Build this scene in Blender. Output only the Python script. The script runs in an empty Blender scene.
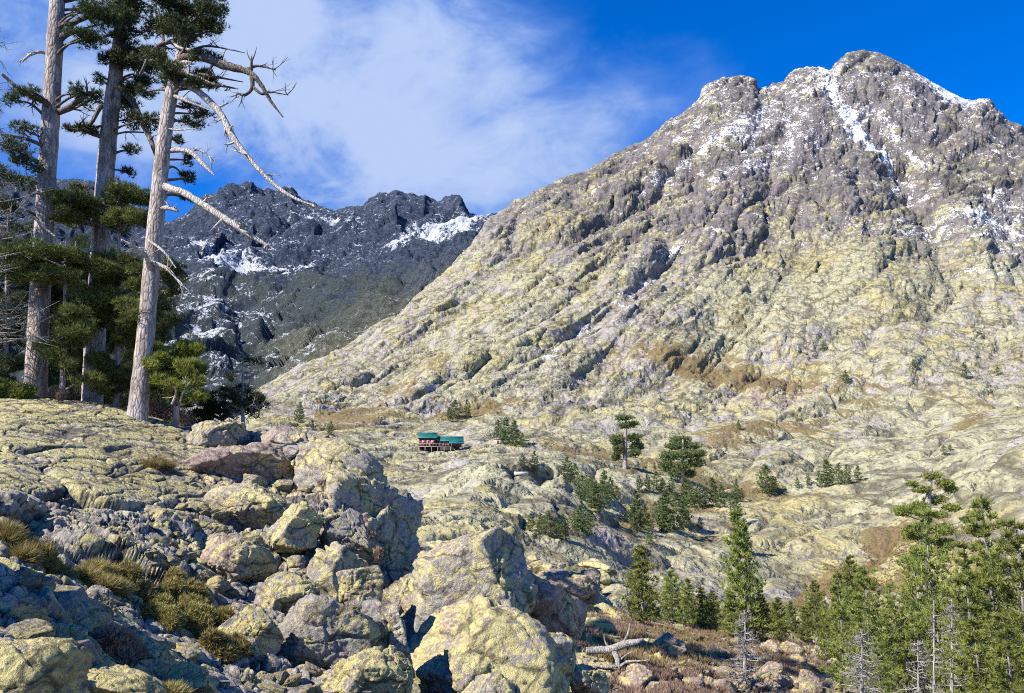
import bpy, math, random
import numpy as np
from mathutils import Vector, Matrix, Quaternion
random.seed(7)
RNG = np.random.default_rng(11)
R = math.radians
# ------------------------------------------------------------------ camera, light, world
F = 887.0; PITCH = R(11.07); CP, SP = math.cos(PITCH), math.sin(PITCH)
sc = bpy.context.scene
COL = sc.collection
cam_d = bpy.data.cameras.new("camera"); cam = bpy.data.objects.new("camera", cam_d); COL.objects.link(cam)
cam_d.sensor_width = 36; cam_d.lens = 36 * F / 1024; cam_d.clip_start = .1; cam_d.clip_end = 20000
cam.location = (0, 0, 0); cam.rotation_euler = (R(90) + PITCH, 0, 0)
sc.camera = cam
SUN_AZ = R(-124)      # from +Y (view direction), negative = left, beyond 90 = behind the camera
SUN_EL = R(39)
sdir = Vector((math.sin(SUN_AZ) * math.cos(SUN_EL), math.cos(SUN_AZ) * math.cos(SUN_EL), math.sin(SUN_EL)))
sun_d = bpy.data.lights.new("sun", 'SUN'); sun = bpy.data.objects.new("sun", sun_d); COL.objects.link(sun)
sun_d.energy = 5.0; sun_d.angle = R(.53); sun_d.color = (1, .94, .84)
sun.rotation_euler = sdir.to_track_quat('Z', 'Y').to_euler()
sc.view_settings.view_transform = 'Standard'; sc.view_settings.look = 'None'
sc.view_settings.exposure = 0.9; sc.view_settings.gamma = 1
sc.render.engine = 'CYCLES'
sc.cycles.max_bounces = 3; sc.cycles.diffuse_bounces = 1; sc.cycles.glossy_bounces = 1
sc.cycles.transmission_bounces = 1; sc.cycles.transparent_max_bounces = 4
sc.cycles.use_denoising = False; sc.cycles.denoiser = 'OPENIMAGEDENOISE'; sc.cycles.denoising_input_passes = 'RGB_ALBEDO_NORMAL'; sc.cycles.denoising_prefilter = 'FAST'
sc.cycles.pixel_filter_type = 'BLACKMAN_HARRIS'; sc.cycles.filter_width = 1.05


def px2dir(px, py):
    a = (px - 512) / F; v = (346.5 - py) / F
    return a, CP - v * SP, SP + v * CP


def at(px, py, Y):
    a, y, z = px2dir(px, py)
    return Vector((a / y * Y, Y, z / y * Y))


def proj(X, Y, Z):
    d = Y * CP + Z * SP
    return 512 + F * X / d, 346.5 - F * (Z * CP - Y * SP) / d


world = bpy.data.worlds.new("World"); sc.world = world; world.use_nodes = True
nt = world.node_tree; nt.nodes.clear()


class NT:
    """tiny node-building helper"""
    def __init__(s, tree): s.t = tree
    def n(s, typ, ins=None, **kw):
        nd = s.t.nodes.new(typ)
        for k, v in kw.items(): setattr(nd, k, v)
        if ins:
            for k, v in ins.items():
                sk = nd.inputs[k]
                if isinstance(v, bpy.types.NodeSocket): s.t.links.new(v, sk)
                else: sk.default_value = v
        return nd
    def m(s, op, a, b=None, c=None, clamp=False):
        nd = s.n('ShaderNodeMath', operation=op, use_clamp=clamp)
        for i, v in enumerate((a, b, c)):
            if v is None: continue
            if isinstance(v, bpy.types.NodeSocket): s.t.links.new(v, nd.inputs[i])
            else: nd.inputs[i].default_value = v
        return nd.outputs[0]
    def mix(s, f, a, b, blend='MIX'):
        nd = s.n('ShaderNodeMix', data_type='RGBA', blend_type=blend)
        for i, v in ((0, f), (6, a), (7, b)):
            if isinstance(v, bpy.types.NodeSocket): s.t.links.new(v, nd.inputs[i])
            else: nd.inputs[i].default_value = v if i == 0 else (*v, 1)
        return nd.outputs[2]
    def ramp(s, x, lo, hi):
        nd = s.n('ShaderNodeMapRange', clamp=True, interpolation_type='SMOOTHSTEP')
        s.t.links.new(x, nd.inputs[0]); nd.inputs[1].default_value = lo; nd.inputs[2].default_value = hi
        return nd.outputs[0]
    def noise(s, vec, scale, detail=5, rough=.55, dist=0, out=0):
        nd = s.n('ShaderNodeTexNoise', {'Vector': vec, 'Scale': scale, 'Detail': detail, 'Roughness': rough, 'Distortion': dist})
        return nd.outputs[out]
    def mapping(s, vec, scale=(1, 1, 1), rot=(0, 0, 0), loc=(0, 0, 0)):
        return s.n('ShaderNodeMapping', {'Vector': vec, 'Scale': scale, 'Rotation': rot, 'Location': loc}).outputs[0]
    def attr(s, name):
        return s.n('ShaderNodeAttribute', attribute_name=name).outputs['Fac']


w = NT(nt)
sky = w.n('ShaderNodeTexSky', sky_type='NISHITA', sun_disc=False, sun_elevation=SUN_EL, sun_rotation=SUN_AZ,
          altitude=1700, air_density=1.0, dust_density=.2, ozone_density=2.5)
skyc = w.n('ShaderNodeHueSaturation', {'Color': sky.outputs[0], 'Saturation': 1.45, 'Value': 1.3}).outputs[0]
skyc = w.mix(1.0, skyc, (.78, .82, 1.20), 'MULTIPLY')
gen = w.n('ShaderNodeTexCoord').outputs['Generated']
dens = None
for (px, py, k, amp) in ((330, 60, 22, .70), (430, 160, 40, .55), (250, 150, 50, .5), (120, 0, 30, .8), (560, 30, 55, .22),
                         (560, 170, 140, .40), (655, 95, 330, .34), (715, 70, 700, .24), (450, 20, 200, .25), (470, 122, 700, -.22), (600, 130, 500, .2),
                         (-200, -100, 12, .3), (-600, 300, 8, .15)):
    d = Vector(px2dir(px, py)).normalized()
    dt = w.n('ShaderNodeVectorMath', operation='DOT_PRODUCT')
    nt.links.new(gen, dt.inputs[0]); dt.inputs[1].default_value = d
    e = w.m('POWER', 2.71828, w.m('MULTIPLY', w.m('SUBTRACT', dt.outputs['Value'], 1), k * 2.2))
    e = w.m('MULTIPLY', e, amp)
    dens = e if dens is None else w.m('ADD', dens, e)
mp = w.mapping(gen, scale=(1, 1, 1.7), rot=(0, R(-28), 0))
n1 = w.noise(mp, 3.6, 9, .56, .55); n2 = w.noise(mp, 11, 8, .62, .6)
nn = w.m('ADD', w.m('MULTIPLY', w.m('SUBTRACT', n1, .5), 3.6), w.m('MULTIPLY', w.m('SUBTRACT', n2, .5), 1.7))
cl = w.m('ADD', dens, w.m('MULTIPLY', nn, w.m('ADD', w.m('MULTIPLY', dens, .55), .12)))
mask = w.ramp(cl, .20, 1.0)
ccol = w.mix(w.ramp(cl, .55, 1.35), (.18, .34, .80), (.47, .60, .90))
bg1 = w.n('ShaderNodeBackground', {'Color': skyc, 'Strength': .082})
bg2 = w.n('ShaderNodeBackground', {'Color': ccol, 'Strength': .56})
mx = w.n('ShaderNodeMixShader', {0: mask, 1: bg1.outputs[0], 2: bg2.outputs[0]})
out = w.n('ShaderNodeOutputWorld', {'Surface': mx.outputs[0]})
world.cycles.sampling_method = 'MANUAL'; world.cycles.sample_map_resolution = 512

# ------------------------------------------------------------------ numpy noise
f32 = np.float32


def _h(ix, iy, iz, k):
    h = (ix.astype(np.int64) * 374761393 + iy.astype(np.int64) * 668265263 + iz * 2147483647 + k * 1274126177) & 0xffffffff
    h = ((h ^ (h >> 13)) * 1103515245) & 0xffffffff
    h = ((h ^ (h >> 16)) * 2654435761) & 0xffffffff
    return ((h ^ (h >> 15)) & 0xffffff).astype(f32) / f32(0xffffff)


def vnoise(x, y, k=0):
    """gradient noise, about -1..1"""
    ix = np.floor(x); iy = np.floor(y); fx = (x - ix).astype(f32); fy = (y - iy).astype(f32)
    ux = fx * fx * fx * (fx * (fx * 6 - 15) + 10); uy = fy * fy * fy * (fy * (fy * 6 - 15) + 10)
    r = []
    for dx in (0, 1):
        for dy in (0, 1):
            a = _h(ix + dx, iy + dy, 0, k) * f32(6.2831853)
            r.append(np.cos(a) * (fx - dx) + np.sin(a) * (fy - dy))
    return 1.5 * ((r[0] * (1 - uy) + r[1] * uy) * (1 - ux) + (r[2] * (1 - uy) + r[3] * uy) * ux)


def fbm(x, y, o=4, k=0, g=.5):
    s = 0; a = 1; t = 0
    for i in range(o):
        s = s + a * vnoise(x, y, k + i * 17); t += a; a *= g
        x, y = x * 1.93 + y * .36 + 7.1, y * 1.93 - x * .36 + 3.7
    return s / t * 1.4


def worley(x, y, k=0, jit=.95):
    """F1, F2, vector to the nearest point, its three hashes"""
    ix = np.floor(x); iy = np.floor(y); fx = (x - ix).astype(f32); fy = (y - iy).astype(f32)
    F1 = np.full(x.shape, 9, f32); F2 = F1.copy(); vx = np.zeros(x.shape, f32); vy = vx.copy(); cx = vx.copy(); cy = vx.copy()
    for dx in (-1, 0, 1):
        for dy in (-1, 0, 1):
            px = dx + .5 + (_h(ix + dx, iy + dy, 1, k) - .5) * jit - fx
            py = dy + .5 + (_h(ix + dx, iy + dy, 2, k) - .5) * jit - fy
            d = np.sqrt(px * px + py * py)
            n = d < F1
            F2 = np.where(n, F1, np.minimum(F2, d))
            F1 = np.where(n, d, F1); vx = np.where(n, -px, vx); vy = np.where(n, -py, vy)
            cx = np.where(n, dx, cx); cy = np.where(n, dy, cy)
    cx = ix + cx; cy = iy + cy
    return F1, F2, vx, vy, _h(cx, cy, 3, k), _h(cx, cy, 4, k), _h(cx, cy, 5, k)


def worley3(x, y, z, k=0, jit=.8):
    """3D cells, nearest two of the eight surrounding points: F2-F1, vector to the point, three hashes"""
    ix = np.floor(x - .5); iy = np.floor(y - .5); iz = np.floor(z - .5)
    fx = (x - ix).astype(f32); fy = (y - iy).astype(f32); fz = (z - iz).astype(f32)
    ix = ix.astype(np.uint32); iy = iy.astype(np.uint32); iz = iz.astype(np.uint32)
    F1 = np.full(x.shape, 9, f32); F2 = F1.copy(); vx = np.zeros(x.shape, f32); vy = vx.copy(); vz = vx.copy(); hh = np.zeros(x.shape, np.uint32)
    for dx in (0, 1):
        for dy in (0, 1):
            for dz in (0, 1):
                h = (ix + np.uint32(dx)) * np.uint32(374761393) + (iy + np.uint32(dy)) * np.uint32(668265263) + (iz + np.uint32(dz)) * np.uint32(2246822519) + np.uint32((k * 1274126177) & 0xffffffff)
                h = (h ^ (h >> np.uint32(13))) * np.uint32(1103515245); h = (h ^ (h >> np.uint32(16))) * np.uint32(2654435761); h ^= h >> np.uint32(15)
                px = dx + .5 + ((h & np.uint32(1023)).astype(f32) / 1023 - .5) * jit - fx
                py = dy + .5 + (((h >> np.uint32(10)) & np.uint32(1023)).astype(f32) / 1023 - .5) * jit - fy
                pz = dz + .5 + (((h >> np.uint32(20)) & np.uint32(1023)).astype(f32) / 1023 - .5) * jit - fz
                d = np.sqrt(px * px + py * py + pz * pz); n = d < F1
                F2 = np.where(n, F1, np.minimum(F2, d)); F1 = np.where(n, d, F1)
                vx = np.where(n, -px, vx); vy = np.where(n, -py, vy); vz = np.where(n, -pz, vz); hh = np.where(n, h, hh)
    hh = (hh ^ (hh >> np.uint32(7))) * np.uint32(2246822519); hh ^= hh >> np.uint32(13)
    g = lambda s_: ((hh >> np.uint32(s_)) & np.uint32(1023)).astype(f32) / 1023
    return F2 - F1, vx, vy, vz, g(0), g(10), g(20)


def sstep(x, a, b):
    t = np.clip((x - a) / (b - a), 0, 1); return t * t * (3 - 2 * t)


def blur(a, n, ax):
    for _ in range(n):
        p = np.concatenate([a.take([0], ax), a, a.take([-1], ax)], ax)
        sl = lambda i: p.take(range(i, i + a.shape[ax]), ax)
        a = (sl(0) + 2 * sl(1) + sl(2)) / 4
    return a


# ------------------------------------------------------------------ object helpers
def tag(o, label=None, cat=None, group=None, kind=None):
    if label: o['label'] = label
    if cat: o['category'] = cat
    if group: o['group'] = group
    if kind: o['kind'] = kind
    return o


def empty(name, loc=(0, 0, 0), rz=0):
    o = bpy.data.objects.new(name, None); COL.objects.link(o); o.location = loc; o.rotation_euler.z = rz
    o.empty_display_size = .2
    return o


def mesh_np(name, V, Fc, mat, parent=None, smooth=True, attrs=None):
    """Fc: (n,3) or (n,4) int array or list of those"""
    me = bpy.data.meshes.new(name)
    V = np.ascontiguousarray(V, f32)
    if not isinstance(Fc, (list, tuple)): Fc = [Fc]
    Fc = [np.asarray(f, np.int32) for f in Fc if len(f)]
    loops = np.concatenate([f.ravel() for f in Fc]); cnt = np.concatenate([np.full(len(f), f.shape[1], np.int32) for f in Fc])
    me.vertices.add(len(V)); me.vertices.foreach_set('co', V.ravel())
    me.loops.add(len(loops)); me.loops.foreach_set('vertex_index', loops)
    me.polygons.add(len(cnt)); st = np.zeros(len(cnt), np.int32); st[1:] = np.cumsum(cnt)[:-1]
    me.polygons.foreach_set('loop_start', st); me.polygons.foreach_set('loop_total', cnt)
    me.update(calc_edges=True)
    if smooth: me.polygons.foreach_set('use_smooth', np.ones(len(cnt), bool))
    for k, a in (attrs or {}).items():
        at_ = me.attributes.new(k, 'FLOAT', 'POINT'); at_.data.foreach_set('value', np.ascontiguousarray(a, f32).ravel())
    if mat: me.materials.append(mat)
    me.update()
    o = bpy.data.objects.new(name, me); COL.objects.link(o)
    if parent: o.parent = parent
    return o


def mat_new(name):
    m = bpy.data.materials.new(name); m.use_nodes = True; m.node_tree.nodes.clear()
    return m, NT(m.node_tree)


def finish(g, col, rough=.9, bump=None, bstr=.5, bdist=.1, spec=.25, extra=None):
    ins = {'Base Color': col, 'Roughness': rough, 'Specular IOR Level': spec}
    p = g.n('ShaderNodeBsdfPrincipled', ins)
    if bump is not None:
        b = g.n('ShaderNodeBump', {'Height': bump, 'Strength': bstr, 'Distance': bdist})
        g.t.links.new(b.outputs[0], p.inputs['Normal'])
    g.n('ShaderNodeOutputMaterial', {'Surface': p.outputs[0]})
    return p
# ------------------------------------------------------------------ terrain material
def rock_material(name, near):
    """weathered granite: grey and pinkish rock, yellow-green lichen, grass in the clefts, snow where the attribute says"""
    m, g = mat_new(name)
    P = g.n('ShaderNodeTexCoord').outputs['Object']
    if near:
        big = g.noise(P, .55, 3, .5); med = g.noise(P, 2.2, 5, .6); fin = g.noise(P, 11, 4, .68, .4); vf = g.noise(P, 60, 4, .7)
        cs, warp = .9, .25
    else:
        big = g.noise(P, .012, 4, .55); med = g.noise(P, .07, 6, .62); fin = g.noise(P, .45, 4, .68, .4); vf = g.noise(P, 1.6, 3, .7)
        cs, warp = .055, 4.0
    # joints: a stretched, warped, fractal net of cracks
    wn = g.n('ShaderNodeTexNoise', {'Vector': P, 'Scale': cs * 1.7, 'Detail': 3.0})
    wv = g.n('ShaderNodeVectorMath', {0: wn.outputs['Color'], 1: (.5, .5, .5)}, operation='SUBTRACT')
    wv2 = g.n('ShaderNodeVectorMath', {0: wv.outputs[0], 1: (warp * 2.5,) * 3, 2: P}, operation='MULTIPLY_ADD')
    J = g.mapping(wv2.outputs[0], scale=(1, .30, 1.25), rot=(R(-28), 0, R(35)))
    vo = g.n('ShaderNodeTexVoronoi', {'Vector': J, 'Scale': cs * 1.6, 'Detail': 2.0, 'Roughness': .65, 'Lacunarity': 2.4}, feature='DISTANCE_TO_EDGE')
    vc = g.n('ShaderNodeTexVoronoi', {'Vector': J, 'Scale': cs * 1.6, 'Detail': 1.0, 'Roughness': .7, 'Lacunarity': 2.4}, feature='F1')
    cr = g.n('ShaderNodeSeparateColor', {0: vc.outputs['Color']})
    c1, c2 = cr.outputs[0], cr.outputs[1]
    edge = vo.outputs['Distance']
    lich = g.attr('lichen'); pink = g.attr('pink'); dark = g.attr('dark'); grass = g.attr('grass'); snow = g.attr('snow'); smt = g.attr('summit')
    base = g.mix(g.ramp(fin, .30, .70), (.15, .13, .11) if not near else (.21, .185, .16), (.44, .38, .315) if not near else (.55, .48, .40))
    base = g.mix(g.ramp(g.m('ADD', c2, g.m('MULTIPLY', g.m('SUBTRACT', med, .5), 1.5)), .2, .8), base, g.mix(g.ramp(fin, .3, .7), (.28, .255, .225), (.45, .41, .355)))
    if not near:
        base = g.mix(smt, base, g.mix(g.ramp(fin, .3, .7), (.072, .065, .07), (.25, .225, .22)))
    pk = g.mix(g.ramp(fin, .3, .7), (.27, .165, .15), (.42, .31, .27))
    base = g.mix(g.m('MULTIPLY', g.ramp(g.m('ADD', pink, g.m('ADD', g.m('MULTIPLY', g.m('SUBTRACT', med, .5), 1.5), g.m('MULTIPLY', g.m('SUBTRACT', c2, .5), .35))), .35, .7), .75), base, pk)
    lm = g.m('ADD', lich, g.m('ADD', g.m('MULTIPLY', g.m('SUBTRACT', med, .5), 1.3 if near else 1.5), g.m('MULTIPLY', g.m('SUBTRACT', fin, .5), 3.4 if near else 1.4)))
    lm = g.m('ADD', lm, g.m('MULTIPLY', g.m('SUBTRACT', vf, .5), .7))
    lm = g.m('ADD', lm, g.m('MULTIPLY', g.m('SUBTRACT', c1, .5), .45))
    lm2 = g.ramp(lm, .40, .60)
    lc = g.mix(g.ramp(fin, .3, .7), (.29, .25, .09), (.52, .45, .20)) if not near else g.mix(g.ramp(g.m('ADD', g.m('MULTIPLY', vf, .5), g.m('MULTIPLY', fin, .5)), .38, .60), (.28, .235, .085), (.72, .61, .25))
    lc = g.mix(g.ramp(g.m('ADD', big, g.m('MULTIPLY', g.m('SUBTRACT', c2, .5), .2)), .38, .62), lc, (.38, .36, .21) if not near else (.58, .51, .22))
    base = g.mix(g.m('MULTIPLY', lm2, .88), base, lc)
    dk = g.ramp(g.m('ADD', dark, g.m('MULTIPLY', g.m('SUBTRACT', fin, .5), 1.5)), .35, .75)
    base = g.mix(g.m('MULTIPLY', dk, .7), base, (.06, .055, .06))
    sp = g.ramp(g.m('ADD', g.m('MULTIPLY', vf, .6), g.m('MULTIPLY', fin, .4)), .54, .62)
    base = g.mix(g.m('MULTIPLY', sp, .42 if near else .55), base, (.07, .065, .06))
    if near:
        v2 = g.n('ShaderNodeTexVoronoi', {'Vector': g.mapping(wv2.outputs[0], scale=(1, .6, 1.2), rot=(R(20), 0, R(-25))), 'Scale': 3.4, 'Detail': 2.0, 'Roughness': .6}, feature='DISTANCE_TO_EDGE').outputs['Distance']
        c3 = g.m('MULTIPLY', g.m('SUBTRACT', 1.0, g.ramp(v2, 0, .05)), g.ramp(fin, .40, .58))
        base = g.mix(g.m('MULTIPLY', c3, .40), base, (.05, .045, .038))
    # darker colour along the joints
    ck = g.m('SUBTRACT', 1.0, g.ramp(edge, .0, .045 if near else .085))
    ck = g.m('MULTIPLY', ck, g.ramp(med, .36, .58))
    if not near:
        v3 = g.n('ShaderNodeTexVoronoi', {'Vector': g.mapping(wv2.outputs[0], scale=(1, .16, .8), rot=(R(-30), R(12), R(28))), 'Scale': .30, 'Detail': 1.0, 'Roughness': .6}, feature='DISTANCE_TO_EDGE').outputs['Distance']
        ck = g.m('MAXIMUM', ck, g.m('MULTIPLY', g.m('SUBTRACT', 1.0, g.ramp(v3, 0, .09)), g.ramp(fin, .44, .62)))
    base = g.mix(g.m('MULTIPLY', ck, .85), base, (.055, .05, .04))
    gm = g.m('ADD', grass, g.m('ADD', g.m('MULTIPLY', g.m('SUBTRACT', fin, .5), 1.1), g.m('MULTIPLY', g.m('SUBTRACT', med, .5), 1.3)))
    gm = g.ramp(g.m('ADD', gm, g.m('MULTIPLY', ck, .14)), .40, .52)
    gc = g.mix(g.ramp(med, .4, .6), (.11, .085, .035), (.15, .15, .05))
    gc = g.mix(g.ramp(vf, .35, .65), gc, (.22, .14, .08))
    base = g.mix(gm, base, gc)
    sm = g.m('ADD', snow, g.m('ADD', g.m('MULTIPLY', g.m('SUBTRACT', fin, .5), 2.4), g.m('MULTIPLY', g.m('SUBTRACT', med, .5), 1.5)))
    sm = g.ramp(g.m('ADD', sm, g.m('MULTIPLY', g.m('SUBTRACT', c2, .5), .25)), .46, .54)
    base = g.mix(sm, base, (.72, .74, .78))
    hgt = g.m('ADD', g.m('MULTIPLY', fin, .55 if near else .7), g.m('MULTIPLY', vf, .30 if near else .22))
    hgt = g.m('ADD', hgt, g.m('MULTIPLY', g.ramp(edge, 0, .06 if near else .12), .08 if near else .6))
    if near: hgt = g.m('ADD', hgt, g.m('MULTIPLY', g.ramp(v2, 0, .09), .08))
    finish(g, base, .93, hgt, .85 if near else .6, .12 if near else 2.0, .18)
    return m


MAT_NEAR = rock_material('lichen_rock_near', True)
MAT_FAR = rock_material('lichen_rock_far', False)

# ------------------------------------------------------------------ main terrain: visible lines as (distance, image row) -> T
TAB = {
 -300: [(3,1000),(6,640),(9,560),(14,500),(22,420),(30,410),(60,400),(200,390),(500,380),(1000,370),(2100,360)],
 -100: [(3,1000),(5,690),(7,600),(9,555),(14,500),(20,420),(25,396),(30,405),(60,410),(200,400),(500,390),(1000,380),(2100,360)],
 0:    [(3,1000),(4.5,725),(6,620),(7.5,562),(9,556),(14,480),(20,412),(24,394),(28,404),(40,410),(80,412),(200,402),(500,395),(1000,385),(2100,350)],
 100:  [(3,1000),(5,760),(7,655),(8.6,618),(10,600),(15,510),(20,434),(24,401),(28,412),(40,420),(80,422),(200,412),(500,400),(1000,385),(2100,350)],
 200:  [(3,1050),(6,745),(8,690),(9.6,668),(12,615),(16,545),(21,465),(25,425),(28,432),(40,450),(80,450),(200,430),(500,405),(1000,390),(2100,350)],
 260:  [(3,1100),(6,790),(9,705),(12,640),(16,570),(21,485),(25,441),(27,438),(32,470),(60,490),(150,470),(300,436),(450,412),(700,395),(900,391),(1300,402),(2100,390)],
 330:  [(3,1100),(6,800),(9,720),(12,660),(15,600),(19,520),(22,466),(24,452),(27,490),(35,530),(60,525),(150,492),(300,445),(450,420),(700,378),(900,358),(1300,372),(2100,380)],
 370:  [(3,1100),(6,800),(9,725),(12,685),(15,630),(18,560),(21,500),(23,487),(26,545),(35,545),(60,532),(150,492),(300,450),(450,420),(700,370),(950,334),(1300,350),(2100,360)],
 392:  [(3,1100),(6,820),(9,765),(12,745),(15,720),(18,670),(21,600),(23,560),(28,575),(45,548),(60,532),(120,500),(250,465),(450,425),(700,364),(980,316),(1400,330),(2100,340)],
 420:  [(3,1100),(6,850),(9,790),(12,765),(15,745),(19,715),(24,670),(32,605),(45,560),(60,535),(100,508),(200,478),(300,456),(450,426),(700,358),(1050,292),(1400,300),(2100,320)],
 480:  [(3,1100),(6,870),(9,800),(12,760),(18,705),(25,650),(35,603),(50,562),(75,520),(110,488),(150,470),(200,466),(300,455),(450,425),(700,345),(1000,272),(1250,226),(1500,232),(2100,250)],
 560:  [(3,1150),(6,900),(10,800),(15,745),(20,710),(28,665),(38,632),(50,600),(75,555),(110,505),(150,476),(200,470),(300,456),(450,425),(700,330),(1000,245),(1400,185),(1600,195),(2100,220)],
 640:  [(3,1150),(6,920),(10,830),(15,765),(22,705),(30,668),(42,636),(55,620),(80,602),(120,552),(200,505),(300,468),(450,432),(700,325),(1000,232),(1500,143),(1800,160),(2100,180)],
 720:  [(3,1200),(6,950),(10,850),(15,785),(22,725),(30,690),(42,658),(55,638),(70,628),(100,592),(150,540),(220,508),(320,472),(450,432),(700,330),(1000,225),(1400,118),(1600,84),(2100,110)],
 800:  [(3,1200),(6,950),(10,860),(20,745),(30,702),(42,678),(55,655),(75,637),(95,612),(140,560),(200,512),(300,478),(450,430),(700,325),(1000,222),(1400,115),(1600,72),(2100,100)],
 900:  [(3,1200),(6,980),(10,880),(20,770),(30,728),(45,700),(60,682),(80,662),(100,628),(130,570),(170,520),(230,468),(300,452),(450,430),(700,322),(1000,222),(1400,115),(1600,62),(2100,90)],
 1024: [(3,1200),(6,980),(10,900),(20,790),(30,745),(50,715),(70,680),(90,630),(110,575),(140,500),(170,445),(200,420),(250,430),(350,426),(450,408),(700,315),(1000,230),(1300,168),(1500,128),(2100,160)],
 1200: [(3,1200),(6,980),(10,900),(20,790),(30,745),(50,700),(70,650),(90,590),(110,530),(140,460),(170,410),(200,385),(250,395),(350,395),(450,385),(700,310),(1000,250),(1300,215),(1500,200),(2100,230)],
 1500: [(3,1200),(6,980),(10,900),(20,790),(30,730),(50,660),(70,600),(90,540),(110,490),(140,430),(170,390),(200,370),(250,370),(350,370),(450,360),(700,310),(1000,260),(1300,240),(1500,230),(2100,260)],
}
CREST = [(-300,410),(150,412),(245,404),(264,391),(285,378),(301,369),(325,362),(350,352),(395,318),(440,280),(470,248),(490,222),(500,212),(520,203),(560,184),(580,178),(600,166),(640,144),(660,131),(690,111),
 (700,104),(707,92),(716,85),(735,82),(752,83),(757,90),(768,90),(774,86),(785,84),(792,74),(800,70),(814,70),(826,74),(831,78),(838,64),(848,57),(860,54),(876,53),(888,56),
 (900,62),(910,68),(925,78),(938,86),(950,92),(962,98),(972,102),(980,102),(988,106),(1000,118),(1012,126),(1024,130),(1100,170),(1250,215),(1500,250)]
CRESTY = [(-300,1500),(240,850),(300,860),(400,980),(480,1220),(560,1420),(640,1520),(720,1600),(830,1620),(900,1600),(1024,1500),(1250,1480),(1500,1480)]
NU, NROW = 1280, 1560
u_arr = np.concatenate([np.linspace(-.80, -.615, 40, endpoint=False), np.linspace(-.615, .64, NU), np.linspace(.64, .86, 41)[1:]])
seg = lambda a, b, n: np.exp(np.linspace(math.log(a), math.log(b), n, endpoint=False))
Yr = np.concatenate([seg(3, 5.5, 60), seg(5.5, 27, 720), seg(27, 60, 150), seg(60, 300, 330), seg(300, 1700, 560), seg(1700, 2300, 60)])
U, YY = np.meshgrid(u_arr, Yr)             # rows = distance
NR, NC = U.shape
cols = np.array(sorted(TAB)); ly = np.log(Yr)
prof = np.array([np.interp(ly, np.log([p[0] for p in TAB[c]]), [p[1] for p in TAB[c]]) for c in cols])   # (ncol, NR)
fine = np.arange(-300, 1501, 5.0)
pf = np.array([np.interp(fine, cols, prof[:, i]) for i in range(NR)])    # (NR, nfine)
cr = np.interp(fine, *zip(*CREST)); cY = np.interp(fine, *zip(*CRESTY))
pf = blur(blur(pf, 14, 0), 8, 1)


def py_of(px, rows):
    x = np.clip((px + 300) / 5, 0, len(fine) - 1.001); i = x.astype(int); fr = x - i
    return pf[rows, i] * (1 - fr) + pf[rows, i + 1] * fr


rows = np.arange(NR)[:, None] * np.ones((1, NC), int)
px = 512 + F * U
for _ in range(6):
    py = py_of(px, rows)
    py = py + 20 * sstep(px, 270, 220) * (YY > 33)
    c_py = np.interp(px, *zip(*CREST)); c_Y = np.interp(px, *zip(*CRESTY))
    t = sstep(np.log(YY / c_Y), math.log(.72), 0)
    # the ground climbs to the traced crest at its own distance
    py = py * (1 - t) + c_py * t
    v = (346.5 - py) / F
    px = 512 + F * U * (CP - v * SP)
T = (SP + v * CP) / (CP - v * SP)
Z = T * YY
X = U * YY
vc = (346.5 - c_py) / F; Zc = (SP + vc * CP) / (CP - vc * SP) * c_Y
back = YY > c_Y
Z = np.where(back, Zc - .75 * (YY - c_Y), Z)
ZB = Z.copy()
PX, PY = px, py                              # where each vertex would show before rock relief is added
crestw = 1 - .85 * np.exp(-((YY - c_Y) / (.05 * c_Y)) ** 2)

# region weights -------------------------------------------------
def blob(cx, cy, rx, ry, ang=0):
    a = R(ang); dx = PX - cx; dy = PY - cy
    return np.exp(-(((dx * math.cos(a) + dy * math.sin(a)) / rx) ** 2 + ((-dx * math.sin(a) + dy * math.cos(a)) / ry) ** 2))


D = YY
mount = sstep(PY, 330, 190) * (D > 500) * sstep(PX, 420, 620)            # craggy upper mountain
outcrop = sstep(D, 8, 11) * sstep(D, 34, 27) * sstep(PX, 440, 400)
slab = outcrop * sstep(PY - (.10 * PX), 512, 470) * sstep(PX, 235, 190)         # smooth yellow slab, upper left
broken = outcrop * (1 - slab)
rug = .55 + .75 * mount + .55 * broken - .40 * slab
rug = rug * np.where((D > 60) & (D < 450), .75, 1)
nearfoot = sstep(D, 11, 8)

# structure direction: long joints climb to the right across the slope
def normals(X, Y, Z):
    def d(a, ax): return np.gradient(a, axis=ax)
    ax_, ay_, az_ = d(X, 1), d(Y, 1), d(Z, 1); bx, by, bz = d(X, 0), d(Y, 0), d(Z, 0)
    nx = ay_ * bz - az_ * by; ny = az_ * bx - ax_ * bz; nz = ax_ * by - ay_ * bx
    l = np.sqrt(nx * nx + ny * ny + nz * nz) + 1e-9
    return nx / l, ny / l, nz / l


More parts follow.
